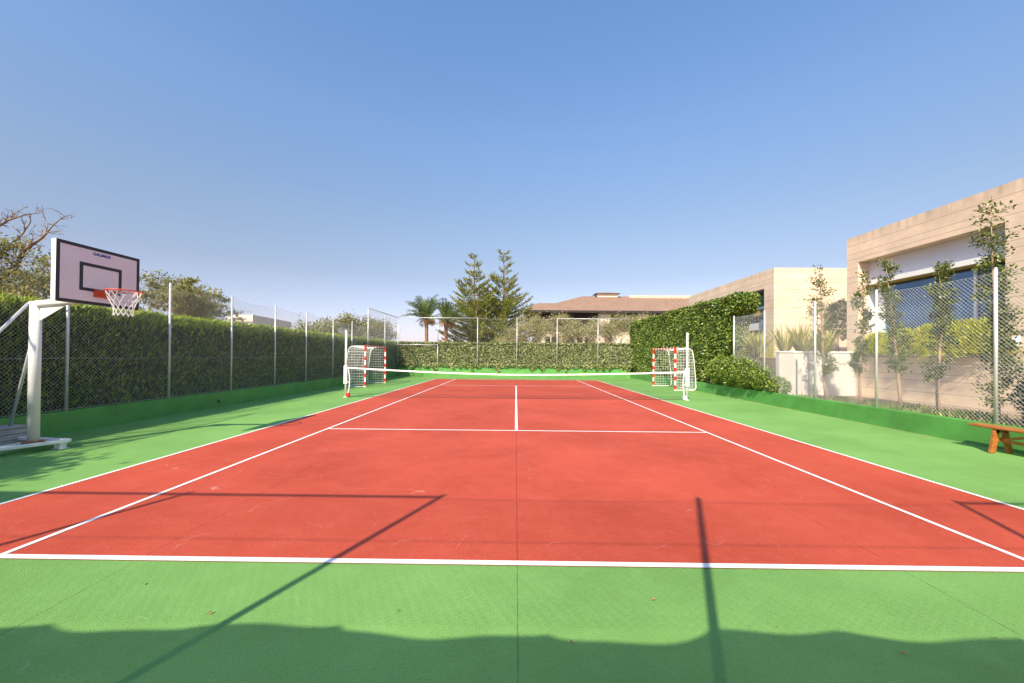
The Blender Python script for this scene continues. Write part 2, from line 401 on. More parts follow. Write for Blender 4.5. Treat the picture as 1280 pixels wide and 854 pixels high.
# ------------------------------------------------------------------ chain-link fences
def chain_mesh(mb, a, b, z0, z1, pitch=.075, r=.0019):
    a = np.array(a, float); b = np.array(b, float); Lh = np.linalg.norm(b - a); d = (b - a) / Lh; nrm = np.array([-d[1], d[0]]); H = z1 - z0
    for sgn in (1, -1):
        k = -H if sgn > 0 else 0.0
        end = Lh if sgn > 0 else Lh + H
        s0 = k
        while s0 < end:
            # line: s = s0 + sgn*t, z = z0+t
            if sgn > 0: t0 = max(0, -s0); t1 = min(H, Lh - s0)
            else: t0 = max(0, s0 - Lh); t1 = min(H, s0)
            if t1 - t0 > .02:
                pa = a + d * (s0 + sgn * t0) + nrm * r * sgn; pb = a + d * (s0 + sgn * t1) + nrm * r * sgn
                mb.strand((pa[0], pa[1], z0 + t0), (pb[0], pb[1], z0 + t1), r)
            s0 += pitch
def post(mb, x, y, z0, z1, r=.03):
    mb.tube([(x, y, z0), (x, y, z1)], r, 10); mb.tube([(x, y, z1), (x, y, z1 + .02)], [r * 1.15, r * .6], 10)
def fence(label, a, b, posts, sections, wires, rails=(), r_post=.027, extra=None, loc=None, pitch=.075, rw=.002):
    """posts: list of (x,y,z0,z1); sections: list of (a,b,z0,z1); wires: polylines"""
    t = thing('chain_link_fence', label, 'fence', loc or (a[0], a[1], 0), 'chain-link fences round the court')
    for p in posts:
        q = MB(); post(q, *p, r_post); q.build('post', M_['galv'], t, True)
    q = MB()
    for s_ in sections: chain_mesh(q, *s_, pitch=pitch, r=rw)
    q.build('wire_mesh', M_['wire'], t)
    for pl in wires:
        q = MB(); q.tube(pl, .0035, 4, False); q.build('tension_wire', M_['wire'], t)
    for ra, rb in rails:
        q = MB(); q.tube([ra, rb], .026, 8); q.build('top_rail', M_['galv'], t, True)
    return t
def sag(a, b, z, dip, n=8):
    return [(a[0] + (b[0] - a[0]) * i / n, a[1] + (b[1] - a[1]) * i / n, z - dip * 4 * (i / n) * (1 - i / n)) for i in range(n + 1)]
def wire_run(pts, z, dip):
    out = []
    for i in range(len(pts) - 1):
        s_ = sag(pts[i], pts[i + 1], z, dip); out += s_ if i == 0 else s_[1:]
    return out

XFL = XL - .05; XFR = XR + .06
ZL, ZT = 3.40, 4.50
yl = [-9.1, -7.07, -4.72, -2.47, -.2, 2.0, 4.5, 6.75, 9.1]
posts = [(XFL, y, HW, ZL + .03) for y in yl[1:-1]] + [(XFL, y, HW, ZT) for y in (9.1, 12.2, YF + .05, -9.1, -12.15, YB - .05)]
P_ = [(XFL, y) for y in yl]
fence('tall chain-link fence with grey posts in front of the long left hedge', (XFL, 0), None, posts,
      [((XFL, -9.1), (XFL, 9.1), HW + .02, ZL - .1), ((XFL, 9.1), (XFL, YF), HW + .02, ZT - .06), ((XFL, YB), (XFL, -9.1), HW + .02, ZT - .06)],
      [wire_run(P_, ZL - .02, .09), wire_run(P_, 1.50, .01), [(XFL, YB, HW + .03), (XFL, YF, HW + .03)]],
      [((XFL, 9.1, ZT - .03), (XFL, YF + .05, ZT - .03)), ((XFL, YB, ZT - .03), (XFL, -9.1, ZT - .03))])
yr = [-9.1, -7.64, -5.25, -3.28, -.92, 1.03]
posts = [(XFR, y, HW, 3.28) for y in yr[1:]] + [(XFR, y, HW, ZT) for y in (-9.1, -12.1, YB - .05)]
P_ = [(XFR, y) for y in yr]
fence('chain-link fence with grey posts in front of the stone buildings on the right', (XFR, 0), None, posts,
      [((XFR, -9.1), (XFR, -.92), HW + .02, 3.18), ((XFR, -.92), (XFR, 1.03), HW + .02, 3.24), ((XFR, YB), (XFR, -9.1), HW + .02, ZT - .06)],
      [wire_run(P_, 3.20, .02), wire_run(P_, 1.50, .01)],
      [((XFR, YB, ZT - .03), (XFR, -9.1, ZT - .03))], r_post=.028, rw=.0017)
YFF = YF - .045
posts = [(x, YFF, .5, ZT) for x in (-2.95, .05, 3.1, 6.2)] + [(-5.98, YFF, .5, 2.45), (-5.98, YFF + .07, 2.5, ZT - .2)]
fence('high fence with thin pale posts and top rails over the far trimmed hedge', (0, YFF), None, posts,
      [((XL, YFF), (XR, YFF), 2.5, ZT - .08), ((XL, YFF), (XR, YFF), .57, 2.45)],
      [wire_run([(-2.95, YFF), (.05, YFF), (3.1, YFF)], ZT - .03, .06)],
      [((XL - .05, YFF, ZT - .03), (-2.95, YFF, ZT - .03)), ((3.1, YFF, ZT - .03), (XR, YFF, ZT - .03)), ((XL, YFF - .04, 2.42), (-5.98, YFF - .04, 2.42))], pitch=.15, rw=.0013)
YBF = YB - .05
posts = [(x, YBF, HW, 4.55) for x in (-8.9, -5.8, -2.87, .05, 2.96, 5.88, 8.6)]
bf = fence('high fence with dark windscreen closing the near end of the court', (0, YBF), None, posts,
      [((XL, YBF), (XR, YBF), 2.5, 4.45)], [wire_run([(-2.87, YBF), (.05, YBF), (2.96, YBF)], 4.45, .03), [(XL, YBF, 3.5), (XR, YBF, 3.5)]],
      [((XL, YBF, 4.5), (-2.87, YBF, 4.5)), ((2.96, YBF, 4.5), (XR, YBF, 4.5))], r_post=.030, rw=.0011)
# scalloped windscreen fabric tied to the rear fence
q = MB(); n = 240; ties = [-9, -7.6, -6.4, -5.1, -3.9, -2.95, -2.1, -.9, .0, .85, 1.85, 2.85, 3.9, 5.0, 6.2, 7.4, 8.67]
for i in range(n + 1):
    x = XL + (XR - XL) * i / n
    k = max(j for j in range(len(ties)) if ties[j] <= x + 1e-6); k = min(k, len(ties) - 2)
    u = (x - ties[k]) / (ties[k + 1] - ties[k]); top = 2.44 - (.05 + .035 * math.sin(k * 2.1)) * max(0, 4 * u * (1 - u)) ** .7 + .03 * math.sin(k * 1.7)
    q.v.append((x, YBF + .05, .42)); q.v.append((x, YBF + .05 + .015 * math.sin(x * 9), top))
for i in range(n): q.f.append((2 * i, 2 * i + 2, 2 * i + 3, 2 * i + 1))
fab = M_['screen']; nn = fab.node_tree; tr = nn.nodes.new('ShaderNodeBsdfTransparent'); mx = nn.nodes.new('ShaderNodeMixShader'); mx.inputs[0].default_value = .10
nn.links.new(nn.nodes['Principled BSDF'].outputs[0], mx.inputs[1]); nn.links.new(tr.outputs[0], mx.inputs[2]); nn.links.new(mx.outputs[0], nn.nodes['Material Output'].inputs[0])
q.build('windscreen', fab, bf)

# ------------------------------------------------------------------ hedges
def bumps(a, b, seed, amp=1.0):
    r = np.random.default_rng(seed); o = np.zeros_like(a)
    for k in range(9):
        f1, f2 = r.uniform(.4, 3.2, 2) * (1 + .25 * k); o += np.sin(a * f1 + r.uniform(0, 6)) * np.cos(b * f2 + r.uniform(0, 6)) / (1 + .35 * k)
    return o * amp / 3
def hedge_face(n, org, du, dv, nv, lu, lv, amp, seed, depth=.12, lobe=None):
    """random points on a bumpy rectangle"""
    u = RNG.uniform(0, lu, n); v = RNG.uniform(0, lv, n)
    b = bumps(u, v * 1.3, seed, amp) - RNG.exponential(depth, n) * .6
    P = np.array(org) + np.outer(u, du) + np.outer(v, dv) + np.outer(b, nv)
    return P, u, v
def core_box(name, parent, x0, x1, y0, y1, z0, z1, m=None):
    q = MB().box(x0, x1, y0, y1, z0, z1); return q.build(name, m or M_['core'], parent)

# left hedge: dense, narrow upright foliage
hl = thing('hedge', 'long dense clipped hedge with sunlit yellow-green top behind the left fence', 'hedge', (-9.9, 0, 0))
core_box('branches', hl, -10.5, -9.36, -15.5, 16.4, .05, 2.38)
n = 62000
P, u, v = hedge_face(n, (-9.24, -13.5, .35), (0, 1, 0), (0, 0, 1), (1, 0, 0), 29.5, 2.22, .13, 3, .12)
gap = (bumps(u * 2.6, v * 3.4, 77, 1.5) > -.62) | (RNG.random(n) < .25) | (v > 1.9); P, u, v = P[gap], u[gap], v[gap]; n = len(P)
st_ = RNG.random(n) < .03; P[st_, 0] += RNG.uniform(.03, .12, st_.sum())
N = rnd_dirs(n) * .8 + np.array([1, 0, .35]); A = rnd_dirs(n) * .55 + np.array([.35, 0, .9])
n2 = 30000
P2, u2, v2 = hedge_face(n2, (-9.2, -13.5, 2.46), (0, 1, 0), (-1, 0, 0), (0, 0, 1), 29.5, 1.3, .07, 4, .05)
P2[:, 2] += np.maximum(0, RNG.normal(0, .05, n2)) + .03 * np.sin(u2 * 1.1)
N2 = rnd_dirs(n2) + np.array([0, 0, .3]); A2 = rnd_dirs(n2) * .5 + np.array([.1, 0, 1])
leaves('foliage', P, A, N, RNG.uniform(.07, .18, n), RNG.uniform(.02, .045, n), M_['L_hedge'], hl)
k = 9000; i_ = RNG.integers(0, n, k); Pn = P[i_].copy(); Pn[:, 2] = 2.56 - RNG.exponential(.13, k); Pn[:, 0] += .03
leaves('new_growth', np.vstack([P2, Pn]), np.vstack([A2, A[i_]]), np.vstack([N2, N[i_]]), RNG.uniform(.08, .20, n2 + k), RNG.uniform(.025, .045, n2 + k), M_['L_new'], hl)  # top growth coloured lighter than the face, painting in its sunlit band

# far hedge, drooping over the far wall
hf = thing('hedge', 'grey-green trimmed hedge spilling over the low wall at the far end of the court', 'hedge', (0, 16, 0))
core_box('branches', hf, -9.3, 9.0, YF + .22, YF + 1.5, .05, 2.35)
n = 24000
P, u, v = hedge_face(n, (-9.2, YF + .13, .80), (1, 0, 0), (0, 0, 1), (0, -1, 0), 18.2, 1.77, .07, 8, .08)
fr = .78 - .42 * np.clip(bumps(u * 2.2, u * .9, 21, 1.6), -.1, 1)   # ragged lower fringe hanging over the wall
k = RNG.random(n) < .16; P[k, 2] = fr[k] + RNG.random(k.sum()) * (.92 - fr[k]); P[k, 1] = YF - .03 - RNG.random(k.sum()) * .08
N = rnd_dirs(n) * .9 + np.array([0, -1, .35]); A = rnd_dirs(n)
P2, u2, v2 = hedge_face(9000, (-9.2, YF, 2.56), (1, 0, 0), (0, 1, 0), (0, 0, 1), 18.2, 1.5, .04, 5, .03)
N2 = rnd_dirs(9000) + np.array([0, 0, .8]); A2 = rnd_dirs(9000) + np.array([0, 0, .3])
leaves('foliage', np.vstack([P, P2]), np.vstack([A, A2]), np.vstack([N, N2]), RNG.uniform(.09, .17, n + 9000), RNG.uniform(.07, .13, n + 9000), M_['L_far'], hf)

# tall right hedge
hr = thing('hedge', 'tall thick bright green clipped hedge rising behind the right goal', 'hedge', (9.6, 8, 0))
core = MB()
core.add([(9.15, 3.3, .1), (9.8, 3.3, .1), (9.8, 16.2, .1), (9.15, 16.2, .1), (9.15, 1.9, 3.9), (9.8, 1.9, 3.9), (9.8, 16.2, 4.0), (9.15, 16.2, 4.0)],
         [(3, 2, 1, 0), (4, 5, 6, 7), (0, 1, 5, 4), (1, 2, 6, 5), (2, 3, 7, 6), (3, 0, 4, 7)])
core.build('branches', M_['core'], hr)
n = 72000
P, u, v = hedge_face(n, (8.98, 0, .50), (0, 1, 0), (0, 0, 1), (-1, 0, 0), 16.3, 3.75, .10, 12, .08)
ymin = 3.0 - 1.5 * np.clip((v - .2) / 3.0, 0, 1) ** .8 + .25 * np.sin(v * 3.1)
keep = (u > ymin) & ((bumps(u * 2.4, v * 3.0, 91, 1.5) > -.7) | (RNG.random(n) < .3)); P, u, v = P[keep], u[keep], v[keep]
P[:, 2] += np.where(v > 3.4, .10 * np.sin(u * 1.7) * (v - 3.4) / .35, 0)
N = rnd_dirs(len(P)) * .7 + np.array([-1, -.2, .45]); A = rnd_dirs(len(P)) * .8 + np.array([-.2, 0, -.4])
P2, u2, v2 = hedge_face(16000, (8.95, 1.5, 4.22), (0, 1, 0), (1, 0, 0), (0, 0, 1), 14.8, .95, .09, 13, .05)
N2 = rnd_dirs(16000) + np.array([0, 0, .8]); A2 = rnd_dirs(16000) + np.array([0, 0, .4])
P3, u3, v3 = hedge_face(15000, (9.0, 0, .5), (1, 0, 0), (0, 0, 1), (0, -1, 0), .9, 3.75, .12, 14, .12)
P3[:, 1] += 3.0 - 1.5 * np.clip((v3 - .2) / 3.0, 0, 1) ** .8 + .25 * np.sin(v3 * 3.1)
N3 = rnd_dirs(15000) * .8 + np.array([-.3, -1, .3]); A3 = rnd_dirs(15000)
# ends at far end
P4, u4, v4 = hedge_face(6000, (9.0, 16.3, .5), (1, 0, 0), (0, 0, 1), (0, 1, 0), .9, 3.75, .1, 15, .1)
N4 = rnd_dirs(6000) + np.array([0, 1, .3]); A4 = rnd_dirs(6000)
PP = np.vstack([P, P2, P3, P4]); k = len(PP)
leaves('foliage', PP, np.vstack([A, A2, A3, A4]), np.vstack([N, N2, N3, N4]), RNG.uniform(.08, .15, k), RNG.uniform(.04, .075, k), M_['L_laurel'], hr)

# ------------------------------------------------------------------ plants
def blob_points(n, c, r, shell=.35):
    d = rnd_dirs(n); rr = (1 - RNG.random(n) ** 2 * shell)
    bump = 1 + .14 * np.sin(d[:, 0] * 7 + c[0]) * np.cos(d[:, 2] * 6 + d[:, 1] * 5)
    return np.array(c) + d * np.array(r) * (rr * bump)[:, None], d
def shrub(label, blobs, m, loc, cat='shrub', ll=(.06, .12), lw=(.03, .06), group=None, name='shrub', twig=True, up=.3):
    loc = tuple(loc)
    t = thing(name, label, cat, loc, group)
    PP, DD = [], []
    for c, r, n in blobs:
        p, d = blob_points(n, c, r); PP.append(p); DD.append(d)
    P = np.vstack(PP); D = np.vstack(DD); k = len(P)
    leaves('foliage', P, rnd_dirs(k) * .8 + D * .5 + np.array([0, 0, up]), rnd_dirs(k) * .7 + D, RNG.uniform(*ll, k), RNG.uniform(*lw, k), m, t)
    if twig:
        q = MB()
        for c, r, n in blobs:
            for j in range(6):
                a = random.uniform(0, 6.28); e = (c[0] + r[0] * .7 * math.cos(a), c[1] + r[1] * .7 * math.sin(a), c[2] + r[2] * random.uniform(-.2, .7))
                b0 = loc
                q.tube([(loc[0], loc[1], loc[2] - .1), (loc[0] + .01 * math.cos(a), loc[1] + .01 * math.sin(a), loc[2] + .05), ((b0[0] + e[0]) / 2, (b0[1] + e[1]) / 2, (b0[2] + e[2]) / 2 + .05), e], [.016, .014, .01, .004], 5)
        q.build('stems', M_['bark'], t)
    return t

# low glossy shrub leaning over the right wall
shrub('low rounded glossy shrub with pale tips hanging over the right green wall',
      [((8.9, 2.2, 1.05), (.5, .9, .62), 5600), ((8.85, 1.1, 1.03), (.55, .9, .62), 6600), ((8.85, .1, .98), (.5, .8, .58), 5400), ((8.88, -.75, .86), (.42, .55, .45), 3000), ((8.9, -1.4, .66), (.3, .42, .28), 1100)],
      M_['L_shrub'], (9.1, 0, .36), ll=(.05, .10), lw=(.03, .055))

# young slender trees between fence and building
def young_tree(label, x, y, top, crowns, lean=.0, dense=1.0):
    t = thing('young_tree', label, 'tree', (x, y, .36), 'slender young trees along the right fence')
    q = MB(); k = 9; pts = []; rs = []
    for i in range(k + 1):
        u = i / k; pts.append((x + lean * u + .03 * math.sin(u * 7 + x), y + .04 * math.sin(u * 5 + y * 3), .34 + (top - .34) * u)); rs.append(.035 * (1 - u) + .006)
    q.tube(pts, rs, 8)
    def at(z):
        u = (z - .34) / (top - .34); i = min(int(u * k), k - 1); f = u * k - i
        return Vector(pts[i]).lerp(Vector(pts[i + 1]), f)
    PP, AA = [], []
    for (z0, z1, rr, n) in crowns:
        nb = max(4, int((z1 - z0) * 13))
        for b in range(nb):
            z = z0 + (z1 - z0) * (b + random.random()) / nb; c = at(min(z, top - .02)); a = random.uniform(0, 6.28); L = rr * random.uniform(.5, 1.25)
            e = c + Vector((math.cos(a) * L, math.sin(a) * L, L * random.uniform(.3, 1.0)))
            q.tube([c, c.lerp(e, .5) + Vector((0, 0, -.03)), e], [.008, .006, .003], 5, False)
            m_ = int(n * 1.35 / nb)
            uu = RNG.random(m_) ** .7
            pp = np.array(c)[None] + (np.array(e) - np.array(c))[None] * uu[:, None] + RNG.normal(0, .035 + rr * .10, (m_, 3))
            PP.append(pp); AA.append(unit(rnd_dirs(m_) * .9 + np.array([math.cos(a) * .4, math.sin(a) * .4, .4])))
    q.build('trunk', M_['barkpale'], t, True)
    P = np.vstack(PP); A = np.vstack(AA)
    leaves('crown', P, A, rnd_dirs(len(P)), RNG.uniform(.05, .095, len(P)), RNG.uniform(.025, .045, len(P)), M_['L_young'], t)
young_tree('sparse thin young tree before the pale low wall between the two stone buildings', 9.45, -2.72, 4.42, [(3.9, 4.4, .12, 60), (2.6, 3.9, .30, 620), (1.6, 2.6, .22, 420), (1.0, 1.65, .30, 420)], -.15)
young_tree('young tree with narrow crown at the corner pillar of the near stone building', 9.5, -3.95, 3.95, [(3.4, 3.95, .12, 110), (2.2, 3.4, .17, 620), (1.2, 2.1, .22, 760)], 0)
young_tree('young tree standing just right of the third fence post in front of the window', 9.55, -5.0, 4.02, [(3.5, 4.0, .15, 240), (2.1, 3.4, .19, 900), (1.25, 2.0, .22, 750)], -.32)
young_tree('young tree with a detached low leaf tuft on its bare trunk', 9.5, -5.98, 3.68, [(3.25, 3.66, .18, 330), (2.2, 3.2, .21, 1400), (1.8, 2.2, .18, 280), (1.05, 1.5, .24, 300)], -.05)
young_tree('tallest young tree with the widest crown behind the nearest right fence post', 9.5, -7.0, 4.60, [(3.9, 4.6, .18, 240), (3.2, 3.9, .24, 420), (2.0, 3.2, .25, 1050), (1.2, 2.0, .30, 700), (.7, 1.2, .25, 300)], -.05)

# yellow-green shrubs in the window planter
for i, (y, s_, lab) in enumerate([(-2.1, .80, 'small yellow-green bush at the far left end of the window planter'), (-2.9, .9, 'yellow-green bush second from the left in the window planter'),
                                 (-3.75, 1.0, 'rounded yellow-green bush in the middle of the window planter'), (-4.5, 1.08, 'large yellow-green bush right of the middle in the window planter'),
                                 (-5.15, 1.05, 'yellow-green bush at the right end of the window planter by the stone pier')]):
    c = (11.62, y, 1.98)
    t = thing('planter_bush', lab, 'bush', (11.62, y, 1.7), 'yellow-green bushes in the window planter')
    n = 5200; a = RNG.uniform(0, 6.28, n); el = RNG.uniform(.15, 1.45, n); L = RNG.uniform(.25, .66, n) * s_ * 1.15
    D = np.stack([np.cos(a) * np.cos(el) * .8, np.sin(a) * np.cos(el), np.sin(el)], 1)
    P = np.array([c[0], c[1], 1.80]) + D * L[:, None] * 1.0; P[:, 2] -= .16 * (L * np.cos(el)) ** 2 * 3
    P[:, 0] = np.minimum(P[:, 0], 12.0)
    leaves('foliage', P, D + rnd_dirs(n) * .35, rnd_dirs(n), RNG.uniform(.09, .16, n), RNG.uniform(.018, .032, n), M_['L_yellow'], t)

def flax(label, x, y, z, r, n):
    t = thing('flax_plant', label, 'plant', (x, y, z), 'spiky flax plants above the pale low wall')
    v = []; f = []
    q = MB()
    for i in range(n):
        a = random.uniform(0, 6.28); L = r * random.uniform(.6, 1.2); sp = random.uniform(.15, .75); wd = random.uniform(.022, .038)
        d = Vector((math.cos(a), math.sin(a), 0)); s2 = d.cross(Vector((0, 0, 1))) * wd; o = len(q.v)
        for k in range(6):
            u = k / 5; p = Vector((x, y, z)) + d * (L * sp * u ** 1.4 * .9 + .05) + Vector((0, 0, L * (u - .25 * sp * u ** 3)))
            ww = (1 - u ** 2) ; q.v.append(tuple(p - s2 * ww)); q.v.append(tuple(p + s2 * ww + Vector((0, 0, .003))))
        for k in range(5): q.f.append((o + 2 * k, o + 2 * k + 1, o + 2 * k + 3, o + 2 * k + 2))
    q.build('leaves', M_['L_flax'], t)
for x, y, r, n, lab in [(9.35, .75, 1.05, 100, 'spiky flax plant behind the row above the pale low wall'), (10.15, -.9, .85, 90, 'low spiky flax plant at the front edge above the pale low wall'), (9.2, .1, 1.0, 110, 'spiky flax plant at the left end above the pale low wall'), (9.85, -.3, 1.15, 130, 'tall spiky flax plant left of the middle above the pale low wall'),
                        (10.5, -.2, 1.3, 150, 'tallest spiky flax plant above the middle of the pale low wall'), (11.15, -.5, 1.15, 130, 'spiky flax plant at the right end above the pale low wall by the building corner')]:
    flax(lab, x, y, 1.62, r, n)
shrub('dark rounded shrub against the far stone building beside the near building corner', [((13.15, 1.2, 3.2), (.6, .45, .75), 3000)], M_['L_dark'], (13.15, 1.2, .2))
shrub('fine light green feathery bush behind the fence below the far building window', [((10.2, 2.2, 1.7), (.85, .9, .95), 5200)], M_['L_yellow'], (10.2, 2.2, .2), ll=(.08, .15), lw=(.012, .022))
shrub('thin grey-green bush between the tall hedge and the fence posts', [((9.6, 2.2, 2.2), (.35, .6, 1.2), 1800)], M_['L_olive'], (9.6, 2.2, .2), ll=(.05, .09), lw=(.02, .035))
shrub('dense dark green conifer hedge behind the fence at the right edge over the bench', [((9.72, -7.75, .9), (.45, .45, .72), 4500), ((9.75, -8.5, .95), (.5, .6, .75), 5000)], M_['L_dark'], (9.72, -8.1, .36), cat='hedge', ll=(.07, .13), lw=(.02, .035))
shrub('yellow-green bush leaning against the stone wall at the right edge', [((11.1, -7.75, 2.0), (.28, .55, .6), 1500)], M_['L_yellow'], (11.1, -7.75, .36), ll=(.06, .1), lw=(.02, .03))
gc = []
n = 1500; y = np.where(RNG.random(n) < .7, RNG.uniform(-6.6, -4.8, n), RNG.uniform(-8.5, -1.7, n)); x = RNG.uniform(XR + .25, 10.2, n); hgt = .09 + .08 * np.abs(np.sin(y * 1.7))
P = np.stack([x, y, np.full(n, .36)], 1)
o = leaves('ground_cover', P, rnd_dirs(n) * .6 + np.array([0, 0, 1]), rnd_dirs(n), hgt * RNG.uniform(.5, 1.3, n), RNG.uniform(.015, .04, n), M_['L_shrub'], None)
tag(o, 'low scrubby ground cover along the foot of the right fence', 'ground cover'); o['kind'] = 'stuff'

# ------------------------------------------------------------------ trees
def grow(mb, p, d, L, r, depth, tips, spread=.55, up=.15, droop=0., n_child=3, seg=3):
    pts = [Vector(p)]; rs = [r]; dd = Vector(d).normalized(); q = Vector(p)
    for i in range(seg):
        dd = (dd + Vector((random.gauss(0, .13), random.gauss(0, .13), random.gauss(0, .08) + up * .3 - droop))).normalized()
        q = q + dd * (L / seg); pts.append(q.copy()); rs.append(r * (1 - .45 * (i + 1) / seg))
    mb.tube(pts, rs, 7 if depth > 1 else 4, False)
    if depth == 0: tips.append((q.copy(), dd.copy(), L)); return
    for c in range(n_child + (1 if random.random() < .4 else 0)):
        ax = Vector((random.gauss(0, 1), random.gauss(0, 1), random.gauss(0, .6))).normalized()
        nd = (dd + ax * spread * random.uniform(.7, 1.35) + Vector((0, 0, up))).normalized()
        st = pts[-1] if c < 2 else pts[random.randint(1, seg)]
        grow(mb, st, nd, L * random.uniform(.62, .85), rs[-1] * .78, depth - 1, tips, spread, up, droop, n_child, seg)
def tree(name, label, base, height, m_leaf, n_leaf, depth=4, spread=.6, up=.12, clump=.32, ll=(.08, .16), lw=(.04, .08), bare=.0, trunk=.3, r=.14, group=None, flat=.6, bark='bark', cat='tree', wide=1.0, R=None):
    t = thing(name, label, cat, base, group)
    q = MB(); tips = []; x, y, z = base
    n0 = 4; L0 = height * trunk
    q.tube([(x, y, z - .05), (x + .04, y, z + L0 * .5), (x, y + .05, z + L0)], [r * 1.25, r, r * .85], 9)
    for c in range(n0):
        a = c / n0 * 6.283 + random.random()
        grow(q, (x, y + .05, z + L0 * random.uniform(.85, 1.0)), (math.cos(a) * spread * 1.3 * wide, math.sin(a) * spread * 1.3 * wide, 1), height * (1 - trunk) * .42, r * .55, depth - 1, tips, spread, up)
    # fit to height
    zmax = max(p.z for p, _, _ in tips); k = (height - L0) / max(.1, (zmax - z - L0))
    kr = 1.0
    if R:
        dd_ = sorted(math.hypot(p.x - x, p.y - y) for p, _, _ in tips); kr = R / dd_[int(len(dd_) * .93)]
        q.v = [(x + (vx - x) * kr, y + (vy - y) * kr, vz) if vz > z + L0 else (vx, vy, vz) for vx, vy, vz in q.v]
    v2 = [(vx, vy, z + L0 + (vz - z - L0) * k if vz > z + L0 else vz) for vx, vy, vz in q.v]; q.v = v2
    q.build('trunk', M_[bark], t, True)
    use = [tp for tp in tips if random.random() >= bare]
    C = np.array([[x + (p.x - x) * kr, y + (p.y - y) * kr, z + L0 + (p.z - z - L0) * k] for p, _, _ in use])
    idx = RNG.integers(0, len(C), n_leaf); sz = RNG.uniform(.5, 1.3, len(C))[idx][:, None]
    off = RNG.normal(0, 1, (n_leaf, 3)) * np.array([clump, clump, clump * flat]) * sz
    P = C[idx] + off
    leaves('crown', P, rnd_dirs(n_leaf) + np.array([0, 0, -.1]), rnd_dirs(n_leaf) * .7 + np.array([0, 0, .7]), RNG.uniform(*ll, n_leaf), RNG.uniform(*lw, n_leaf), m_leaf, t)
    return t

# large half-bare tree at the upper left
random.seed(21)
def bare_limbs():
    t = thing('half_bare_tree', 'large tree with bare dead upper branches rising behind the hedge at the left edge', 'tree', (-13.6, -5.0, 0))
    q = MB(); x, y = -13.4, -5.1; DX = -.45
    q.tube([(x, y, 0), (x + .05, y, 1.2), (x - .05, y + .05, 2.2)], [.17, .14, .12], 9)
    def limb(pts, r0, r1, tw=8, tl=.6):
        P_ = [Vector(p) + Vector((DX * min(1, i_), 0, 0)) for i_, p in enumerate(pts)]; k = len(P_); q.tube(P_, [r0 + (r1 - r0) * i / (k - 1) for i in range(k)], 7)
        for i in range(tw):
            u = random.uniform(.25, 1) * (k - 1); a = min(int(u), k - 2); p = P_[a].lerp(P_[a + 1], u - a); d = (P_[a + 1] - P_[a]).normalized()
            twig(p, (d * .6 + Vector((random.gauss(0, .6), random.gauss(0, .5), random.uniform(.1, .9)))).normalized(), tl * random.uniform(.4, .85), max(.009, r1 * 1.1), 2)
    def twig(p, d, L, r, dep):
        pts = [p]; dd = d
        for i in range(4):
            dd = (dd + Vector((random.gauss(0, .22), random.gauss(0, .22), random.gauss(0, .18)))).normalized(); pts.append(pts[-1] + dd * L / 4)
        q.tube(pts, [r, r * .85, r * .7, r * .5, r * .35], 5, False)
        if dep:
            for i in range(3): twig(pts[random.randint(1, 4)], (dd + Vector((random.gauss(0, .7), random.gauss(0, .6), random.gauss(.15, .5)))).normalized(), L * random.uniform(.4, .65), r * .6, dep - 1)
    b = (x - .05, y + .05, 2.1)
    limb([b, (-12.9, -5.2, 3.1), (-12.2, -5.1, 3.75), (-11.8, -5.3, 4.1), (-11.55, -5.1, 4.5), (-11.4, -5.0, 4.85)], .085, .014, 12, .6)
    limb([b, (-12.95, -5.5, 3.0), (-12.85, -5.6, 3.7), (-12.7, -5.7, 4.4), (-12.65, -5.6, 5.2)], .075, .016, 10, .7)
    limb([(-12.88, -5.55, 3.5), (-12.6, -5.4, 4.0), (-12.75, -5.3, 4.5), (-12.3, -5.2, 4.9), (-11.95, -5.1, 5.1)], .045, .013, 9, .5)
    limb([(-12.4, -5.15, 3.55), (-12.5, -5.2, 4.1), (-12.2, -5.0, 4.6), (-12.0, -5.0, 4.9)], .035, .012, 7, .45)
    limb([(-12.75, -5.2, 3.2), (-12.0, -5.0, 3.35), (-11.4, -4.9, 3.6), (-10.9, -4.9, 3.75)], .05, .014, 8, .4)
    limb([b, (-13.6, -5.3, 3.2), (-13.9, -5.2, 4.2), (-14.1, -5.4, 5.1)], .07, .014, 9, .7)
    q.build('trunk', M_['barkorange'], t, True)
    C = np.array([(-12.6, -5.4, 4.25), (-12.4, -5.2, 3.55), (-12.0, -5.1, 3.35), (-11.6, -5.0, 3.4), (-12.9, -5.5, 3.3), (-12.9, -5.4, 4.0), (-11.7, -5.0, 3.15), (-12.2, -5.3, 3.0), (-12.7, -5.2, 2.9), (-11.7, -5.1, 3.85), (-11.2, -4.9, 3.6), (-13.2, -5.2, 3.6)])
    n = 7500; P = C[RNG.integers(0, len(C), n)] + RNG.normal(0, 1, (n, 3)) * np.array([.26, .3, .10])
    leaves('crown', P, rnd_dirs(n), rnd_dirs(n) * .6 + np.array([0, 0, .9]), RNG.uniform(.06, .12, n), RNG.uniform(.03, .05, n), M_['L_feather'], t)
bare_limbs()
random.seed(12)
tree('leafy_tree', 'leafy yellow-green tree filling the left edge behind the hedge and the bare branches', (-14.6, -4.6, 0), 3.9, M_['L_hedge'], 9000, 4, .62, .05, .20, (.07, .13), (.03, .05), .05, .4, .13, R=2.0)
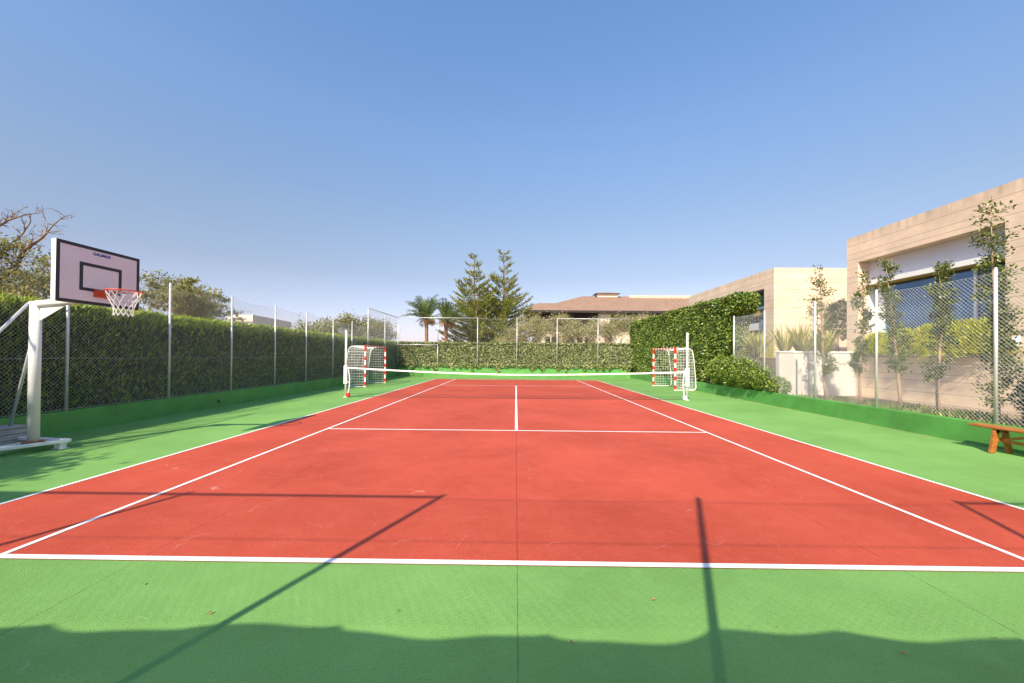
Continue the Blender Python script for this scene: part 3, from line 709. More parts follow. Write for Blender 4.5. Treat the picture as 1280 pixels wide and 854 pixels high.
# feathery trees behind the left hedge
random.seed(5)
tree('feathery_tree', 'broad feathery tree with open clumps behind the left hedge beside the basketball board', (-14.2, 1.3, 0), 4.85, M_['L_feather'], 9000, 4, .62, .05, .22, (.08, .15), (.04, .07), .38, .4, .13, 'feathery trees behind the left hedge', .35, R=1.35)
random.seed(9)
tree('feathery_tree', 'feathery tree with flat layered clumps behind the left hedge next to the white flat-roofed house', (-14.9, 3.9, 0), 4.6, M_['L_feather'], 7500, 4, .62, .05, .22, (.08, .15), (.04, .07), .38, .4, .13, 'feathery trees behind the left hedge', .35, R=1.3)
random.seed(31)
tree('feathery_tree', 'far brownish feathery tree above the left hedge just left of the left net post', (-17.0, 23, 0), 5.5, M_['L_feather'], 7000, 5, .62, .04, .42, (.13, .25), (.06, .12), .1, .3, .2, 'feathery trees behind the left hedge', .4, R=2.1)
random.seed(33)
tree('feathery_tree', 'far feathery tree with sprays against the sky behind the corner of the fence', (-14.9, 27, 0), 5.7, M_['L_feather'], 5200, 5, .62, .04, .40, (.13, .25), (.06, .12), .15, .3, .2, 'feathery trees behind the left hedge', .4, R=1.7)
for i, (x, y, h, lab) in enumerate([(-18.2, 18, 4.0, 'low distant bushy tree right of the white flat-roofed house'), (-17.6, 20.5, 4.3, 'low distant bushy tree between the white house and the far feathery trees'), (-18.5, 34, 3.6, 'very low distant tree seen just over the hedge corner')]):
    random.seed(50 + i)
    tree('distant_tree', lab, (x, y, 0), h, M_['L_feather'], 4500, 4, .8, .02, .5, (.15, .28), (.08, .14), 0, .25, .2, 'low distant trees on the left', .6, R=1.5)
# olive trees behind the far hedge
for i, (x, y, h, lab) in enumerate([(1.9, 24.5, 5.5, 'olive tree directly right of the two tall pines'), (4.6, 25, 5.6, 'olive tree in front of the left half of the hotel'),
                                    (6.6, 24.5, 5.3, 'thin olive tree near the hotel pillar'), (10.2, 25.5, 5.7, 'olive tree next to the top of the tall right hedge'), (-.9, 27.0, 4.3, 'low olive tree below the tall pines'), (12.4, 25, 5.9, 'pale olive tree peeping over the tall right hedge')]):
    random.seed(70 + i)
    tree('olive_tree', lab, (x, y, 0), h, M_['L_olive'], 9500, 4, .62, .08, .33, (.10, .2), (.035, .07), 0, .28, .16, 'olive trees in front of the hotel', .8, R=2.0)
random.seed(90)
tree('flowering_shrub', 'small reddish shrub by the hotel pillar', (7.9, 24.0, 0), 3.4, leaf_mat('leaf_reddish', [(.30, .10, .08), (.35, .16, .12), (.20, .18, .08)], .5, .3), 900, 3, .5, .1, .25, (.1, .18), (.05, .1), 0, .4, .05, None, .8, cat='shrub')

# tree beyond the near left corner, throws its shade on the court
random.seed(44)
tree('shade_tree', 'leafy tree beyond the near left corner of the court', (-10.7, -16.0, 0), 6.7, M_['L_feather'], 12000, 4, .6, .1, .30, (.12, .22), (.07, .12), 0, .5, .16, R=1.25)

# Norfolk pines
def norfolk(label, x, y, H, rbase, seed):
    random.seed(seed); t = thing('norfolk_pine', label, 'tree', (x, y, 0), 'pair of tall Norfolk pines')
    q = MB(); q.tube([(x, y, 0), (x + .1, y, H * .5), (x + .05, y, H)], [.32, .2, .02], 9)
    PP, AA, NN = [], [], []
    z = H * .12; 
    while z < H - .25:
        u = (z / H); R = rbase * (1 - u) ** .72 * (1 if u < .55 else 1 - .45 * min(1, (u - .55) / .3)) + .35
        gap = .46 + .55 * (u > .5) * min(1, (u - .5) * 3)
        nb = 6 if u < .7 else 5; a0 = random.random() * 6.28
        for b in range(nb):
            if random.random() < .06 + .22 * (u > .62): continue
            a = a0 + b / nb * 6.283 + random.gauss(0, .1); L = R * random.uniform(.7, 1.12); rise = random.uniform(.10, .3) + .45 * u
            pts = [Vector((x, y, z))]
            for k in range(1, 6):
                s_ = k / 5; pts.append(Vector((x + math.cos(a) * L * s_, y + math.sin(a) * L * s_, z + L * (rise * s_ ** 1.5 - .10 * s_ * (1 - s_)))))
            q.tube(pts, [.05 * (1 - k / 6) * (1 - u * .6) + .008 for k in range(6)], 4, False)
            # foliage ropes: side branchlets
            ns = max(4, int(L / .17))
            for k in range(ns):
                s_ = (.18 if u < .58 else .5) + (.82 if u < .58 else .5) * k / ns; i = min(int(s_ * 5), 4); p = pts[i].lerp(pts[i + 1], s_ * 5 - i)
                for sd in (-1, 1):
                    ll_ = (.25 + .45 * (1 - abs(s_ - .55))) * random.uniform(.6, 1.1) * min(1, L / 1.6 + .25)
                    dv = Vector((math.cos(a + sd * 1.0), math.sin(a + sd * 1.0), .45))
                    m_ = max(4, int(ll_ / .045)); ss = RNG.random(m_)[:, None]
                    pp = np.array(p)[None] + np.array(dv)[None] * ll_ * ss + RNG.normal(0, .035, (m_, 3)); pp[:, 2] += .10 * ss[:, 0]
                    PP.append(pp); AA.append(unit(np.array(dv)[None] + rnd_dirs(m_) * .7 + np.array([0, 0, .3]))); NN.append(rnd_dirs(m_) + np.array([0, 0, .6]))
            for k in range(int(6 + L * 6)):
                s_ = random.uniform(.2 if u < .58 else .5, 1.0); i = min(int(s_ * 5), 4); p = pts[i].lerp(pts[i + 1], s_ * 5 - i)
                PP.append(np.array(p)[None] + RNG.normal(0, .05, (3, 3))); AA.append(rnd_dirs(3) + np.array([0, 0, .5])); NN.append(rnd_dirs(3))
        z += gap * random.uniform(.85, 1.15)
    q.build('trunk', M_['bark'], t, True)
    P = np.vstack(PP); leaves('crown', P, np.vstack(AA), np.vstack(NN), RNG.uniform(.12, .24, len(P)), RNG.uniform(.05, .09, len(P)), M_['L_pine'], t)
DN = 50.0
norfolk('shorter left one of the two tall tiered pines behind the far hedge', -5.45, -14.9 + DN, 14.3, 5.0, 3)
norfolk('taller right one of the two tall tiered pines behind the far hedge', -1.75, -14.9 + DN + 1.5, 15.6, 5.2, 8)

# palms
def palm(label, x, y, H, R, seed):
    random.seed(seed); t = thing('palm_tree', label, 'tree', (x, y, 0), 'pair of palms left of the pines')
    q = MB(); k = 16; pts = []; rs = []
    for i in range(k + 1):
        u = i / k; pts.append((x + .05 * math.sin(u * 3), y, H * u)); rs.append(.19 + .015 * (i % 2) + (.10 * max(0, (u - .86) / .14) if u > .86 else 0) + .1 * (1 - u) ** 3)
    q.tube(pts, rs, 12); q.build('trunk', M_['barkpalm'], t, True)
    PP, AA, NN, LL = [], [], [], []; DP, DA, DN_, DL = [], [], [], []
    rq = MB()
    for i in range(46):
        a = random.uniform(0, 6.283); el = rad(random.uniform(14, 88)) if i < 34 else rad(random.uniform(-40, 25)); dry = i >= 34
        L = R * random.uniform(.85, 1.1) * (.30 if dry else 1); dh = Vector((math.cos(a), math.sin(a), 0)); p = Vector((x, y, H)) + dh * .15; e = el; prev = p.copy(); pl = [p.copy()]
        ns = 16
        for s_ in range(ns):
            e -= rad(1.2 + 3.6 * s_ / ns) * (1 if e > -1.3 else 0); d = dh * math.cos(e) + Vector((0, 0, math.sin(e))); p = p + d * (L / ns); pl.append(p.copy())
            side = dh.cross(Vector((0, 0, 1)))
            u = s_ / ns; ll_ = .70 * math.sin(math.pi * (.12 + .83 * u)) ** .6 * (R / 2.7)
            for sd in (-1, 1):
                for h_ in range(1):
                    dd = (side * sd * random.uniform(.75, 1.0) + d * .75 + Vector((0, 0, random.uniform(.0, .45)))).normalized()
                    (DP if dry else PP).append(np.array(p + (prev - p) * h_ * .5)); (DA if dry else AA).append(np.array(dd)); (DN_ if dry else NN).append(np.array(d.cross(dd))); (DL if dry else LL).append(ll_)
            prev = p.copy()
        rq.tube(pl, [.03 * (1 - j / (ns + 1)) + .006 for j in range(ns + 1)], 4, False)
    rq.build('frond_stems', M_['L_palm'], t)
    leaves('fronds', np.array(PP), np.array(AA), np.array(NN), np.array(LL), .11, M_['L_palm'], t)
    leaves('dry_fronds', np.array(DP), np.array(DA), np.array(DN_), np.array(DL), .06, M_['L_palmdry'], t)
DP_ = 46.0
palm('left palm with a full green crown and dry orange skirt standing against the sky', -10.5, -14.9 + DP_, 5.75, 2.9, 2)
palm('right palm partly hidden by the left tall pine', -7.95, -14.9 + DP_ - 1.5, 5.35, 2.6, 6)

# ------------------------------------------------------------------ buildings
BX = 11.5
def stone_building(label, y0, y1, x1, top, oy0, oy1, oz0, oz1, depth, windows, gap_planter):
    """box with a recessed opening in its -X face (from y=oy0..oy1, z=oz0..oz1)"""
    t = thing('stone_building', label, 'building', (BX, y0, 0), 'sandstone clad buildings on the right')
    q = MB()
    q.box(BX, BX + .35, y0, oy0, -.05, top)                 # near pier
    q.box(BX, BX + .35, oy1, y1, -.05, top)                 # far pier
    q.box(BX, BX + .35, oy0, oy1, oz1, top)                 # lintel
    q.box(BX, BX + .35, oy0, oy1, -.05, oz0)                # planter front
    q.box(BX + .35, x1, y0, y0 + .3, -.05, top)             # near end wall
    q.box(BX + .35, x1, y1 - .3, y1, -.05, top)             # far end wall
    q.box(x1, x1 + .3, y0, y1, -.05, top)
    q.build('wall', M_['clad'], t)
    MB().box(BX + .35, x1, y0 + .3, y1 - .3, top - .45, top - .2).build('roof', M_['slate'], t)
    return t
# near building
b1 = stone_building('near sandstone clad building with wide recessed window above the right fence', -20, -1.05, 22, 5.77, -5.52, -1.50, 1.70, 4.87, .6, None, None)
for ya, yb in ((-1.50, -1.44), (-5.60, -5.52)): MB().box(BX + .352, BX + 1.0, ya, yb, 1.6, 4.87).build('reveal', M_['whitewall'], b1)
MB().box(BX + .352, BX + 1.1, -5.52, -1.50, 4.872, 4.95).build('soffit', M_['fascia'], b1)
MB().box(BX + .36, BX + .50, -5.518, -1.502, 4.22, 4.868).build('fascia', M_['fascia'], b1)
MB().box(BX + .22, BX + .50, -5.518, -1.502, 4.07, 4.217).build('lintel_beam', M_['whitewall'], b1, bevel=.006)
MB().box(BX + .30, BX + .52, -5.518, -1.502, 4.035, 4.067).build('trim', M_['ochre'], b1)
wn = MB(); wn.box(BX + .60, BX + .63, -5.5, -1.52, 2.45, 4.03)
wn_o = wn.build('window', M_['glass'], b1)
q = MB()
for y, ww in ((-5.48, .03), (-4.42, .035), (-1.72, .12)): q.box(BX + .55, BX + .598, y - ww, y + ww, 2.45, 4.03)
q.box(BX + .55, BX + .598, -5.45, -1.55, 2.39, 2.447); q.build('frame', M_['frame'], wn_o, bevel=.004)
MB().box(BX + .40, BX + .9, -5.518, -1.502, 2.2, 2.385).build('sill', M_['slate'], b1)
MB().box(BX + .75, BX + .95, -5.5, -1.52, 1.5, 4.86).build('back_wall', M_['whitewall'], b1)
MB().box(BX - .03, BX + .02, -5.518, -1.502, 1.66, 1.725).build('coping', M_['slate'], b1)
MB().box(BX + .352, BX + .74, -5.518, -1.502, 1.3, 1.62).build('planter_soil', M_['earth'], b1)
MB().box(BX - .06, BX - .002, -20, -5.7, 2.28, 2.33).build('ledge', M_['clad'], b1)
l_ = thing('wall_lamp', 'small white wall lamp on the stone pier right of the window', 'lamp', (BX - .05, -5.75, 2.05))
MB().box(BX - .10, BX - .003, -5.81, -5.70, 1.92, 2.17).build('lamp_housing', M_['white'], l_, bevel=.012)
MB().box(BX - .115, BX - .101, -5.795, -5.715, 1.95, 2.10).build('lamp_lens', M_['fascia'], l_, bevel=.004)
# far building
b2 = stone_building('far sandstone clad building with flat roof between the tall hedge and the near building', 2.85, 11.6, 24, 5.66, 3.55, 9.0, 1.0, 4.83, .6, None, None)
for ya, yb in ((3.45, 3.55), (9.0, 9.1)): MB().box(BX + .352, BX + 1.0, ya, yb, .9, 4.83).build('reveal', M_['clad'], b2)
MB().box(BX + .352, BX + 1.1, 3.55, 9.0, 4.832, 4.9).build('soffit', M_['fascia'], b2)
wn = MB().box(BX + .60, BX + .63, 3.56, 8.99, 3.95, 4.82).build('window', M_['glass'], b2)
MB().box(BX + .45, BX + .62, 3.90, 8.9, 3.98, 4.12).build('frame', M_['frame'], wn)
MB().box(BX + .40, BX + .66, 3.56, 8.99, 3.68, 3.93).build('spandrel', M_['ochre'], b2)
wn = MB().box(BX + .60, BX + .63, 3.56, 8.99, 1.05, 3.66).build('window', M_['darkglass'], b2)
for ya in (4.55, 6.6): MB().box(BX + .50, BX + .598, ya, ya + .08, 1.06, 3.5).build('mullion', M_['frame'], wn)
MB().box(BX + .52, BX + .59, 3.75, 4.5, 3.0, 3.35).build('blind', M_['fascia'], wn)
MB().box(BX + .52, BX + .59, 4.68, 6.5, 3.0, 3.35).build('blind', M_['fascia'], wn)
# pale retaining wall with raised terrace behind
rw = thing('retaining_wall', 'pale rendered low wall with tree shadows between the fence and the near building', 'wall', (10.1, -1.3, 0))
MB().box(8.92, 11.49, -1.42, -1.22, -.05, 1.80).build('wall_body', M_['render'], rw, bevel=.01)
MB().box(8.90, 11.495, -1.45, -1.20, 1.803, 1.85).build('coping', M_['whitewall'], rw, bevel=.006)
structure(MB().box(8.95, 11.49, -1.218, 1.3, -.05, 1.62).build('raised_bed', M_['earth']))

# hotel with tiled hip roof
HD = 55.0; hy = -14.95 + HD
ht = thing('hotel_building', 'large hotel with brown tiled hip roof and dark deep eaves behind the olive trees', 'building', (10, hy + 8, 0))
def hx(px, D): return (px - 645) / 494.8 * D
def hz(py, D): return 1.6156 + (445.5 - py) / 494.8 * D
D = HD
x0, x1 = hx(659, D), hx(905, D); ze = hz(388, D)
q = MB(); xr0, xr1 = hx(728, D + 9), hx(905, D + 9) ; zr = hz(370.2, D + 9)
q.add([(x0, hy, ze), (x1 + 6, hy, ze), (x1 + 6, hy + 18, ze), (x0, hy + 18, ze), (xr0, hy + 9, zr), (x1 + 6, hy + 9, zr)],
      [(0, 1, 5, 4), (2, 3, 4, 5), (3, 0, 4), (1, 2, 5)])
q.build('roof', M_['tile'], ht)
MB().box(x0 + .02, x1 + 6, hy + .02, hy + 17.9, ze - .28, ze - .004).build('eave', M_['darkwood'], ht)
MB().box(x0 + 1.6, x1 + 5, hy + 2.6, hy + 17, 0, ze - .29).build('wall', M_['creamwall'], ht)
q = MB(); 
MB().box(x0 + 2.0, x1 + 4, hy + 1.9, hy + 2.55, ze - 2.2, ze - .29).build('veranda_shade', M_['darkwood'], ht)  # dark box standing in for the deep shade under the eaves
for px in (757, 806):
    xx = hx(px, D); MB().box(xx - .75, xx + .75, hy + .9, hy + 1.7, 0, ze - .3).build('pillar', M_['creamwall'], ht)
for px in (686, 694, 728, 738):
    xx = hx(px, D); w_ = MB().box(xx - .35, xx + .35, hy + 2.4, hy + 2.59, 3.0, 4.4).build('window', M_['darkglass'], ht)
    MB().box(xx - .42, xx + .42, hy + 2.3, hy + 2.395, 2.9, 2.99).build('sill', M_['frame'], w_)
cx = hx(757, D + 9); cp = MB().box(cx - 1.6, cx + 1.6, hy + 8, hy + 10, zr - .3, zr + .28).build('roof_lantern', M_['creamwall'], ht)
q = MB(); q.add([(cx - 2, hy + 7.6, zr + .284), (cx + 2, hy + 7.6, zr + .284), (cx + 2, hy + 10.4, zr + .284), (cx - 2, hy + 10.4, zr + .284), (cx - .8, hy + 9, zr + .62), (cx + .8, hy + 9, zr + .62)],
               [(0, 1, 5, 4), (2, 3, 4, 5), (3, 0, 4), (1, 2, 5), (3, 2, 1, 0)]); q.build('cap', M_['tile'], cp)
# lower wing left: small tiled roof step
q = MB(); xa, xb = hx(655, D + 4), hx(700, D + 4); za = hz(383, D + 4); zb = hz(377, D + 6)
q.add([(xa, hy + 3.4, za - .6), (xb, hy + 3.4, za - .6), (xb, hy + 8, zb), (xa + 2.2, hy + 8, zb), (xa, hy + 12, za - .6), (xb, hy + 12, za - .6)], [(0, 1, 2, 3), (3, 2, 5, 4), (0, 3, 4)])
q.build('roof', M_['tile'], ht)
# pale parapet on the right
wy = hy + 12
MB().box(hx(786, D + 8), hx(905, D + 8) + 5, hy + 8.0, hy + 9.6, zr - 1.2, zr + .03).build('parapet', M_['clad'], ht)

# white flat-roofed house at left
wh = thing('white_house', 'white flat-roofed modern house seen over the left hedge', 'building', (-36, 38, 0))
a = Vector((-43.0, 38.5, 0)); c = Vector((-35.6, 37.5, 0)); e = Vector((-36.2, 48, 0))
def zpx(py, Y, X): return 1.6156 + (440.6 + .0 - py) / 494.8 * (Y + 14.945)
C0 = np.array([(313 - 640 - 4) / 494.8 * 55, 40.0]); C1 = np.array([(283 - 644) / 494.8 * 56, 41.0]); C2 = np.array([(359.5 - 644) / 494.8 * 66.5, 51.5])
top = 1.6156 + (442 - 393.2) / 494.8 * 55
C3 = C1 + (C2 - C0)
def prism(pts, z0, z1, grow_=0.):
    q = MB(); cc = sum(np.array(p) for p in pts) / len(pts); P = [np.array(p) + (np.array(p) - cc) / np.linalg.norm(np.array(p) - cc) * grow_ for p in pts]; k = len(P)
    q.add([(p[0], p[1], z0) for p in P] + [(p[0], p[1], z1) for p in P], [tuple(reversed(range(k))), tuple(range(k, 2 * k))] + [(i, (i + 1) % k, (i + 1) % k + k, i + k) for i in range(k)]); return q
prism([C0, C2, C3, C1], 0, top - .95).build('wall', M_['whitewall'], wh)
prism([C0, C2, C3, C1], top - .945, top, .35).build('parapet', M_['creamwall'], wh)
# shed throwing the solid corner shadow at the near left
sh = thing('garden_shed', 'pale rendered garden shed beyond the near left corner of the court', 'shed', (-11.2, -18.2, 0))
MB().box(-13.4, -8.3, -19.4, -17.0, -.05, 5.9).build('wall', M_['whitewall'], sh)
MB().box(-13.5, -8.15, -19.5, -16.88, 5.903, 6.05).build('roof', M_['slate'], sh)
MB().box(-8.299, -8.25, -18.9, -18.0, 0, 2.0).build('door', M_['darkwood'], sh)

# ------------------------------------------------------------------ tennis net
nt_ = thing('tennis_net', 'tennis net with white top tape stretched across the middle of the red court', 'net', (0, 0, 0))
XN0, XN1, ZE0, ZE1, ZC = -6.36, 6.34, 1.14, 1.08, .93
def ztop(x):
    t = (x) / 6.35; return ZC + ((ZE0 if x < 0 else ZE1) - ZC) * abs(t) ** 1.6
q = MB(); k = 60
for i in range(k):
    xa = XN0 + (XN1 - XN0) * i / k; xb = XN0 + (XN1 - XN0) * (i + 1) / k; o = len(q.v)
    for x in (xa, xb):
        z = ztop(x); q.v += [(x, -.012, z - .055), (x, .012, z - .055), (x, .012, z), (x, -.012, z)]
    q.f += [(o, o + 4, o + 7, o + 3), (o + 1, o + 2, o + 6, o + 5), (o + 2, o + 3, o + 7, o + 6), (o, o + 1, o + 5, o + 4)]
q.build('top_tape', M_['tape'], nt_)
q = MB(); x = XN0
while x <= XN1: q.strand((x, 0, .03), (x, 0, ztop(x) - .06), .0013); x += .048
for j in range(19):
    pts = []
    for i in range(25):
        x = XN0 + (XN1 - XN0) * i / 24; z1 = ztop(x) - .065; pts.append((x, .002, .03 + (z1 - .03) * j / 18))
    q.tube(pts, .0013, 3, False)
q.build('mesh', M_['netdark'], nt_)
q = MB(); q.tube([(XN0, 0, .028), (0, 0, .022), (XN1, 0, .028)], .007, 5); q.build('bottom_cord', M_['netdark'], nt_)

def net_post(x, s, label, red_foot):
    t = thing('net_post', label, 'post', (x, 0, 0), 'tall white net posts')
    MB().tube([(x, 0, .0), (x, 0, 2.53)], .038, 14).build('pole', M_['white'], t, True)
    MB().tube([(x, 0, 2.53), (x, 0, 2.545)], [.042, .03], 14).build('cap', M_['galv'], t, True)
    MB().box(x - .062, x + .062, -.062, .062, .50, 1.20).build('sleeve', M_['white'], t, bevel=.012)
    # bowed inner tube that carries the net end
    pts = []
    for i in range(13):
        u = i / 12; pts.append((x - s * (.085 + .07 * max(0, math.sin(math.pi * u))) , -.01, 1.14 - u * 1.08))
    MB().tube(pts, .022, 10).build('net_bar', M_['white'], t, True)
    MB().bar((x - s * .1, -.01, .02), (x - s * .1, -.01, .17), .11, .11, (0, 1, 0)).build('foot', M_['red_band'] if red_foot else M_['white'], t, bevel=.008)
    MB().tube([(x - s * .04, 0, .62), (x - s * .15, 0, .52)], .014, 8).build('bracket', M_['white'], t, True)
    q = MB(); q.tube([(x, 0, 0), (x, 0, .014)], .085, 16); q.build('base_plate', M_['white'], t)
net_post(-6.46, -1, 'tall white net post with red foot at the left end of the tennis net', True)
net_post(6.42, 1, 'tall white net post with white foot at the right end of the tennis net', False)

# ------------------------------------------------------------------ goals (opening faces local +X)
def make_goal():
    t = thing('goal', 'red and white striped goal on the left beyond the net', 'goal', (0, 0, 0), 'striped goals at the sides of the court')
    H, Wd = 2.0, 3.0; s = .08
    for nm, y in (('goalpost', -Wd / 2), ('goalpost', Wd / 2)):
        MB().box(-s / 2, s / 2, y - s / 2, y + s / 2, 0, H + s).build(nm, M_['white'], t, bevel=.01)
        po = [o for o in t.children][-1]; e = .0025; bands = [(H + s - .30, H + s + e)] + [(H + s - .55 - k * .42 - .19, H + s - .55 - k * .42) for k in range(4)]
        for za, zb in bands: MB().box(-s / 2 - e, s / 2 + e, y - s / 2 - e, y + s / 2 + e, za, zb).build('red_band', M_['red_band'], po)
    cb = MB().box(-s / 2 + .001, s / 2 - .001, -Wd / 2 + s / 2 + .003, Wd / 2 - s / 2 - .003, H, H + s - .002).build('crossbar', M_['white'], t, bevel=.008)
    e = .0025
    for k in range(7): y = -Wd / 2 + .22 + k * .40; MB().box(-s / 2 - e, s / 2 + e, y, y + .18, H - e, H + s + e).build('red_band', M_['red_band'], cb)
    prof = [(0, H + .04), (-.55, H + .04), (-.72, H + .01), (-.82, H - .10), (-.87, H - .28), (-.98, .55), (-1.0, .16), (-.96, .06), (-.85, .03), (0, .03)]
    for y in (-Wd / 2, Wd / 2):
        MB().tube([(px_, y, pz) for px_, pz in prof], .02, 8).build('side_frame', M_['white'], t, True)
    MB().tube([(-.92, -Wd / 2, .04), (-.92, Wd / 2, .04)], .02, 8).build('rear_bar', M_['white'], t, True)
    # net
    q = MB(); r = .0052
    def pxz(u):
        # path from top front to rear bottom
        path = [(0, H + .03), (-.70, H), (-.86, H - .28), (-.97, .55), (-.97, .05)]; ln = [0]
        for i in range(1, len(path)): ln.append(ln[-1] + math.hypot(path[i][0] - path[i - 1][0], path[i][1] - path[i - 1][1]))
        tt = u * ln[-1]; i = max(j for j in range(len(path) - 1) if ln[j] <= tt + 1e-9); f = (tt - ln[i]) / (ln[i + 1] - ln[i])
        return path[i][0] + (path[i + 1][0] - path[i][0]) * f, path[i][1] + (path[i + 1][1] - path[i][1]) * f
    nu = 20; ny = 22
    def NP(i, j):
        u = i / nu; y = -Wd / 2 + Wd * j / ny; a, b = pxz(u); bul = .06 * math.sin(math.pi * j / ny) * math.sin(math.pi * u); return (a + bul * .6, y, b - bul)
    for i in range(nu + 1): q.tube([NP(i, j) for j in range(ny + 1)], r, 3, False)
    for j in range(ny + 1): q.tube([NP(i, j) for i in range(nu + 1)], r, 3, False)
    q.build('net', M_['cord'], t)
    for y in (-Wd / 2, Wd / 2):
        q = MB(); 
        def back(z):
            pth = [(H, -.72), (H - .28, -.86), (.55, -.97), (.04, -.97)]
            for (z1, a), (z2, b) in zip(pth, pth[1:]):
                if z2 <= z <= z1: return a + (b - a) * (z1 - z) / (z1 - z2)
            return -.72
        for k in range(1, 15):
            z = k * .135
            if z < H: q.strand((0, y + .01 * (k % 2), z), (back(z), y, z + .01), r)
        for k in range(1, 7):
            x = -k * .135; q.strand((x, y, .04), (x, y, H + .02), r)
        q.build('net', M_['cord'], t)
    return t
gl = make_goal(); gl.location = (-7.48, 6.1, 0)
gr = copy_tree(gl); gr.location = (7.62, 5.62, 0); gr.rotation_euler = (0, 0, math.pi)
gr['label'] = 'red and white striped goal on the right in front of the tall hedge'

# ------------------------------------------------------------------ basketball hoop
PX, PY = -7.86, -8.57
bh = thing('basketball_hoop', 'white freestanding basketball hoop with black-bordered backboard at the left fence', 'basketball hoop', (PX, PY, 0))
AP = (-7.55, -8.33, .125)
q = MB(); q.bar(AP, (-8.45, -9.95, .125), .07, .05); q.bar((AP[0], AP[1] + .01, .127), (-8.93, -8.12, .127), .07, .05); q.bar((-8.38, -9.85, .122), (-8.9, -8.12, .122), .06, .045)
q.bar((-8.0, -9.10, .121), (-8.1, -8.25, .121), .10, .035); q.bar((-7.74, -8.66, .121), (-7.84, -8.29, .121), .12, .035)
q.build('base_frame', M_['white'], bh, bevel=.008)
for x, y in ((-7.63, -8.38), (-8.82, -8.14), (-8.38, -9.82)):
    MB().bar((x, y, .012), (x, y, .099), .10, .10, (0, 1, 0)).build('foot', M_['white'], bh, bevel=.006)
    MB().box(x - .09, x + .09, y - .07, y + .07, .009, .0115).build('foot_plate', M_['white'], bh)
MB().tube([(PX, PY, .153), (PX, PY, .168)], .13, 20).build('flange', M_['rust'], bh)
MB().tube([(PX, PY, .168), (PX, PY, 2.40)], .071, 24).build('pole', M_['white'], bh, True)
BXX = -6.75; by0, by1, bz0, bz1 = -9.245, -7.965, 2.37, 3.285; bc = (by0 + by1) / 2
MB().tube([(PX - .075, PY, 2.385), (PX + .1, PY, 2.405), (BXX - .115, PY, 2.475)], [.058, .058, .055], 18).build('arm', M_['white'], bh, True)
q = MB(); q.add([(PX + .07, PY - .005, 2.398), (PX + .55, PY - .005, 2.41), (PX + .06, PY - .005, 2.12), (PX + .07, PY + .005, 2.398), (PX + .55, PY + .005, 2.41), (PX + .06, PY + .005, 2.12)],
                [(0, 1, 2), (5, 4, 3), (0, 3, 4, 1), (1, 4, 5, 2), (2, 5, 3, 0)]); q.build('gusset', M_['white'], bh)
MB().tube([(PX - .05, PY - .06, 2.40), (-8.60, -9.8, .15)], .022, 10).build('brace', M_['galv'], bh, True)
MB().tube([(PX - .05, PY + .06, 2.10), (-8.82, -8.16, .15)], .022, 10).build('brace', M_['galv'], bh, True)
bb = MB().box(BXX - .022, BXX, by0, by1, bz0, bz1).build('backboard', M_['board'], bh)
q = MB(); 
for y in (by0 + .02, bc, by1 - .02): q.box(BXX - .07, BXX - .0235, y - .02, y + .02, bz0 + .005, bz1 - .005)
for z in (bz0 + .02, 2.56, bz1 - .02): q.box(BXX - .068, BXX - .025, by0 + .045, by1 - .045, z - .018, z + .018)
q.build('rear_frame', M_['white'], bb)
q = MB(); q.bar((BXX - .09, PY, 2.45), (BXX - .09, PY, 3.0), .05, .05, (0, 1, 0)); q.build('upright', M_['white'], bh)
def ring_lines(mb, y0, y1, z0, z1, w_, x, skip_bottom=None):
    mb.box(x, x + .0012, y0, y1, z1 - w_, z1)
    mb.box(x, x + .0012, y0, y1, z0, z0 + w_)
    mb.box(x, x + .0012, y0, y0 + w_, z0 + w_, z1 - w_); mb.box(x, x + .0012, y1 - w_, y1, z0 + w_, z1 - w_)
q = MB(); ring_lines(q, by0, by1, bz0, bz1, .05, BXX + .0015); q.build('border', M_['black'], bb)
q = MB(); ring_lines(q, bc - .325, bc + .325, 2.58, 3.02, .05, BXX + .0015); q.build('target_square', M_['black'], bb)
tx = bpy.data.curves.new('lettering', 'FONT'); tx.body = 'GALIMAR'; tx.size = .062; tx.align_x = 'CENTER'; tx.extrude = .0006; tx.offset = .0018
to = bpy.data.objects.new('lettering_source', tx); COL.objects.link(to)
dg = bpy.context.evaluated_depsgraph_get(); tm = bpy.data.meshes.new_from_object(to.evaluated_get(dg)); tm.name = 'lettering'
bpy.data.objects.remove(to)
lo_ = bpy.data.objects.new('lettering', tm); COL.objects.link(lo_); tm.materials.clear(); tm.materials.append(M_['blue']); lo_.parent = bb
lo_.location = (BXX + .003 - PX, bc + .0 - PY, 3.165); lo_.rotation_euler = (rad(90), 0, rad(90)); lo_.scale = (1.05, 1, 1)
RC = (BXX + .37, bc, 2.61)
rim = MB(); rim.tube([(RC[0] + .225 * math.cos(t * math.pi / 18), RC[1] + .225 * math.sin(t * math.pi / 18), RC[2]) for t in range(37)], .0105, 8, False)
rim_o = rim.build('rim', M_['orange'], bh, True)
q = MB(); q.box(BXX + .003, BXX + .016, bc - .12, bc + .12, 2.50, 2.62)
q.bar((BXX + .016, bc - .09, 2.60), (RC[0] - .19, bc - .11, 2.60), .018, .012); q.bar((BXX + .016, bc + .09, 2.60), (RC[0] - .19, bc + .11, 2.60), .018, .012)
q.bar((BXX + .016, bc - .07, 2.515), (RC[0] - .21, bc - .05, 2.592), .014, .010); q.bar((BXX + .016, bc + .07, 2.515), (RC[0] - .21, bc + .05, 2.592), .014, .010)
q.build('bracket', M_['orange'], rim_o, bevel=.003)
q = MB(); nn_ = 12; lv = [(0, .222), (.10, .19), (.19, .155), (.27, .125), (.34, .118), (.40, .125)]
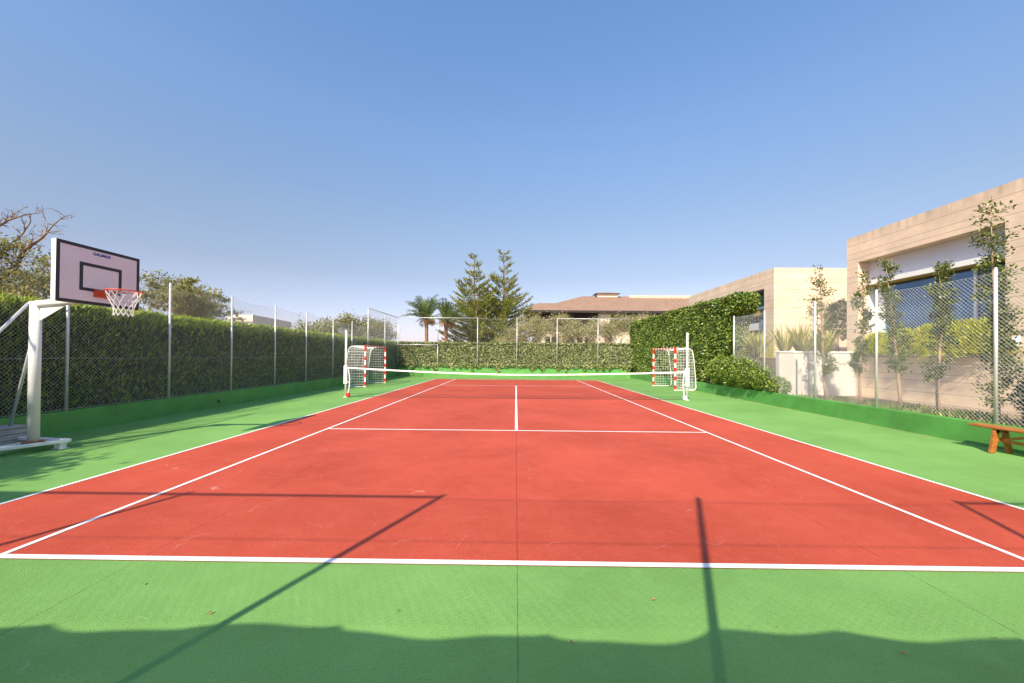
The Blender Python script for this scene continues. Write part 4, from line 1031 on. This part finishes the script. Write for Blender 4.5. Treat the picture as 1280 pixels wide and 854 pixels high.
for i in range(nn_):
    for k in range(len(lv) - 1):
        for sg in (-1, 1):
            t0 = (i + .5 * (k % 2)) / nn_ * 2 * math.pi; t1 = t0 + sg * math.pi / nn_
            a = (RC[0] + lv[k][1] * math.cos(t0), RC[1] + lv[k][1] * math.sin(t0), RC[2] - lv[k][0]); b = (RC[0] + lv[k + 1][1] * math.cos(t1), RC[1] + lv[k + 1][1] * math.sin(t1), RC[2] - lv[k + 1][0])
            q.tube([a, b], .0048, 5)
q.build('net', M_['cord'], rim_o)

# weathered wooden platform against the left wall
wp = thing('wooden_platform', 'low weathered grey wooden platform against the left wall behind the hoop pole', 'platform', (-8.78, -9, 0))
for k in range(3): MB().box(-8.97 + k * .135, -8.842 + k * .135, -11.2, -8.04, .305, .335).build('deck_board', M_['greywood'], wp, bevel=.004)
for k in range(3):
    MB().box(-8.60, -8.578, -11.2, -9.02 , .02 + k * .095, .107 + k * .095).build('side_board', M_['greywood'], wp, bevel=.004)
    MB().box(-8.60, -8.578, -9.01, -8.04, .02 + k * .095, .107 + k * .095).build('side_board', M_['greywood'], wp, bevel=.004)
MB().box(-8.97, -8.603, -8.06, -8.038, .02, .30).build('end_board', M_['greywood'], wp)

# ------------------------------------------------------------------ bench
be = thing('bench', 'varnished orange-brown wooden bench beside the right wall', 'bench', (8.40, -8.75, 0))
zt = .46
MB().box(8.24, 8.50, -9.9, -7.62, zt - .045, zt).build('seat', M_['orangewood'], be, bevel=.014)
for y in (-8.0, -9.55):
    for sx in (-1, 1):
        q = MB(); q.bar((8.37 + sx * .07, y, zt - .046), (8.37 + sx * .15, y, .0), .085, .05, (0, 1, 0)); q.build('leg', M_['orangewood'], be, bevel=.006)
    MB().bar((8.28, y, zt - .075), (8.46, y, zt - .075), .05, .055).build('cross_rail', M_['orangewood'], be)
    MB().bar((8.27, y, .24), (8.47, y, .24), .04, .05).build('cross_rail', M_['orangewood'], be)
MB().bar((8.37, -8.02, .22), (8.37, -9.53, .22), .035, .05).build('stretcher', M_['orangewood'], be)
MB().bar((8.37, -8.04, .24), (8.37, -8.6, zt - .05), .03, .04).build('stretcher', M_['orangewood'], be)

# ------------------------------------------------------------------ fallen leaves on the paint
for i, (x, y, s_) in enumerate([(.9, -12.3, .03), (.62, -12.25, .025), (-.75, -12.45, .03), (2.1, -12.75, .03), (-1.9, -12.5, .035), (1.55, -12.55, .02), (-2.6, -12.2, .03), (.3, -12.7, .02), (2.75, -12.62, .03), (-1.2, -12.62, .02)]):
    s_ *= .55; a = i * 1.9; q = MB(); c_, sn = math.cos(a), math.sin(a)
    q.add([(x - c_ * s_, y - sn * s_, .012), (x - sn * s_ * .4, y + c_ * s_ * .4, .02), (x + c_ * s_, y + sn * s_, .014), (x + sn * s_ * .4, y - c_ * s_ * .4, .013)], [(0, 3, 2, 1)])
    o = q.build('fallen_leaf', M_['L_dry'], None); tag(o, 'tiny dry fallen leaf lying on the green paint near the baseline', 'leaf', 'dry leaves on the near green paint')
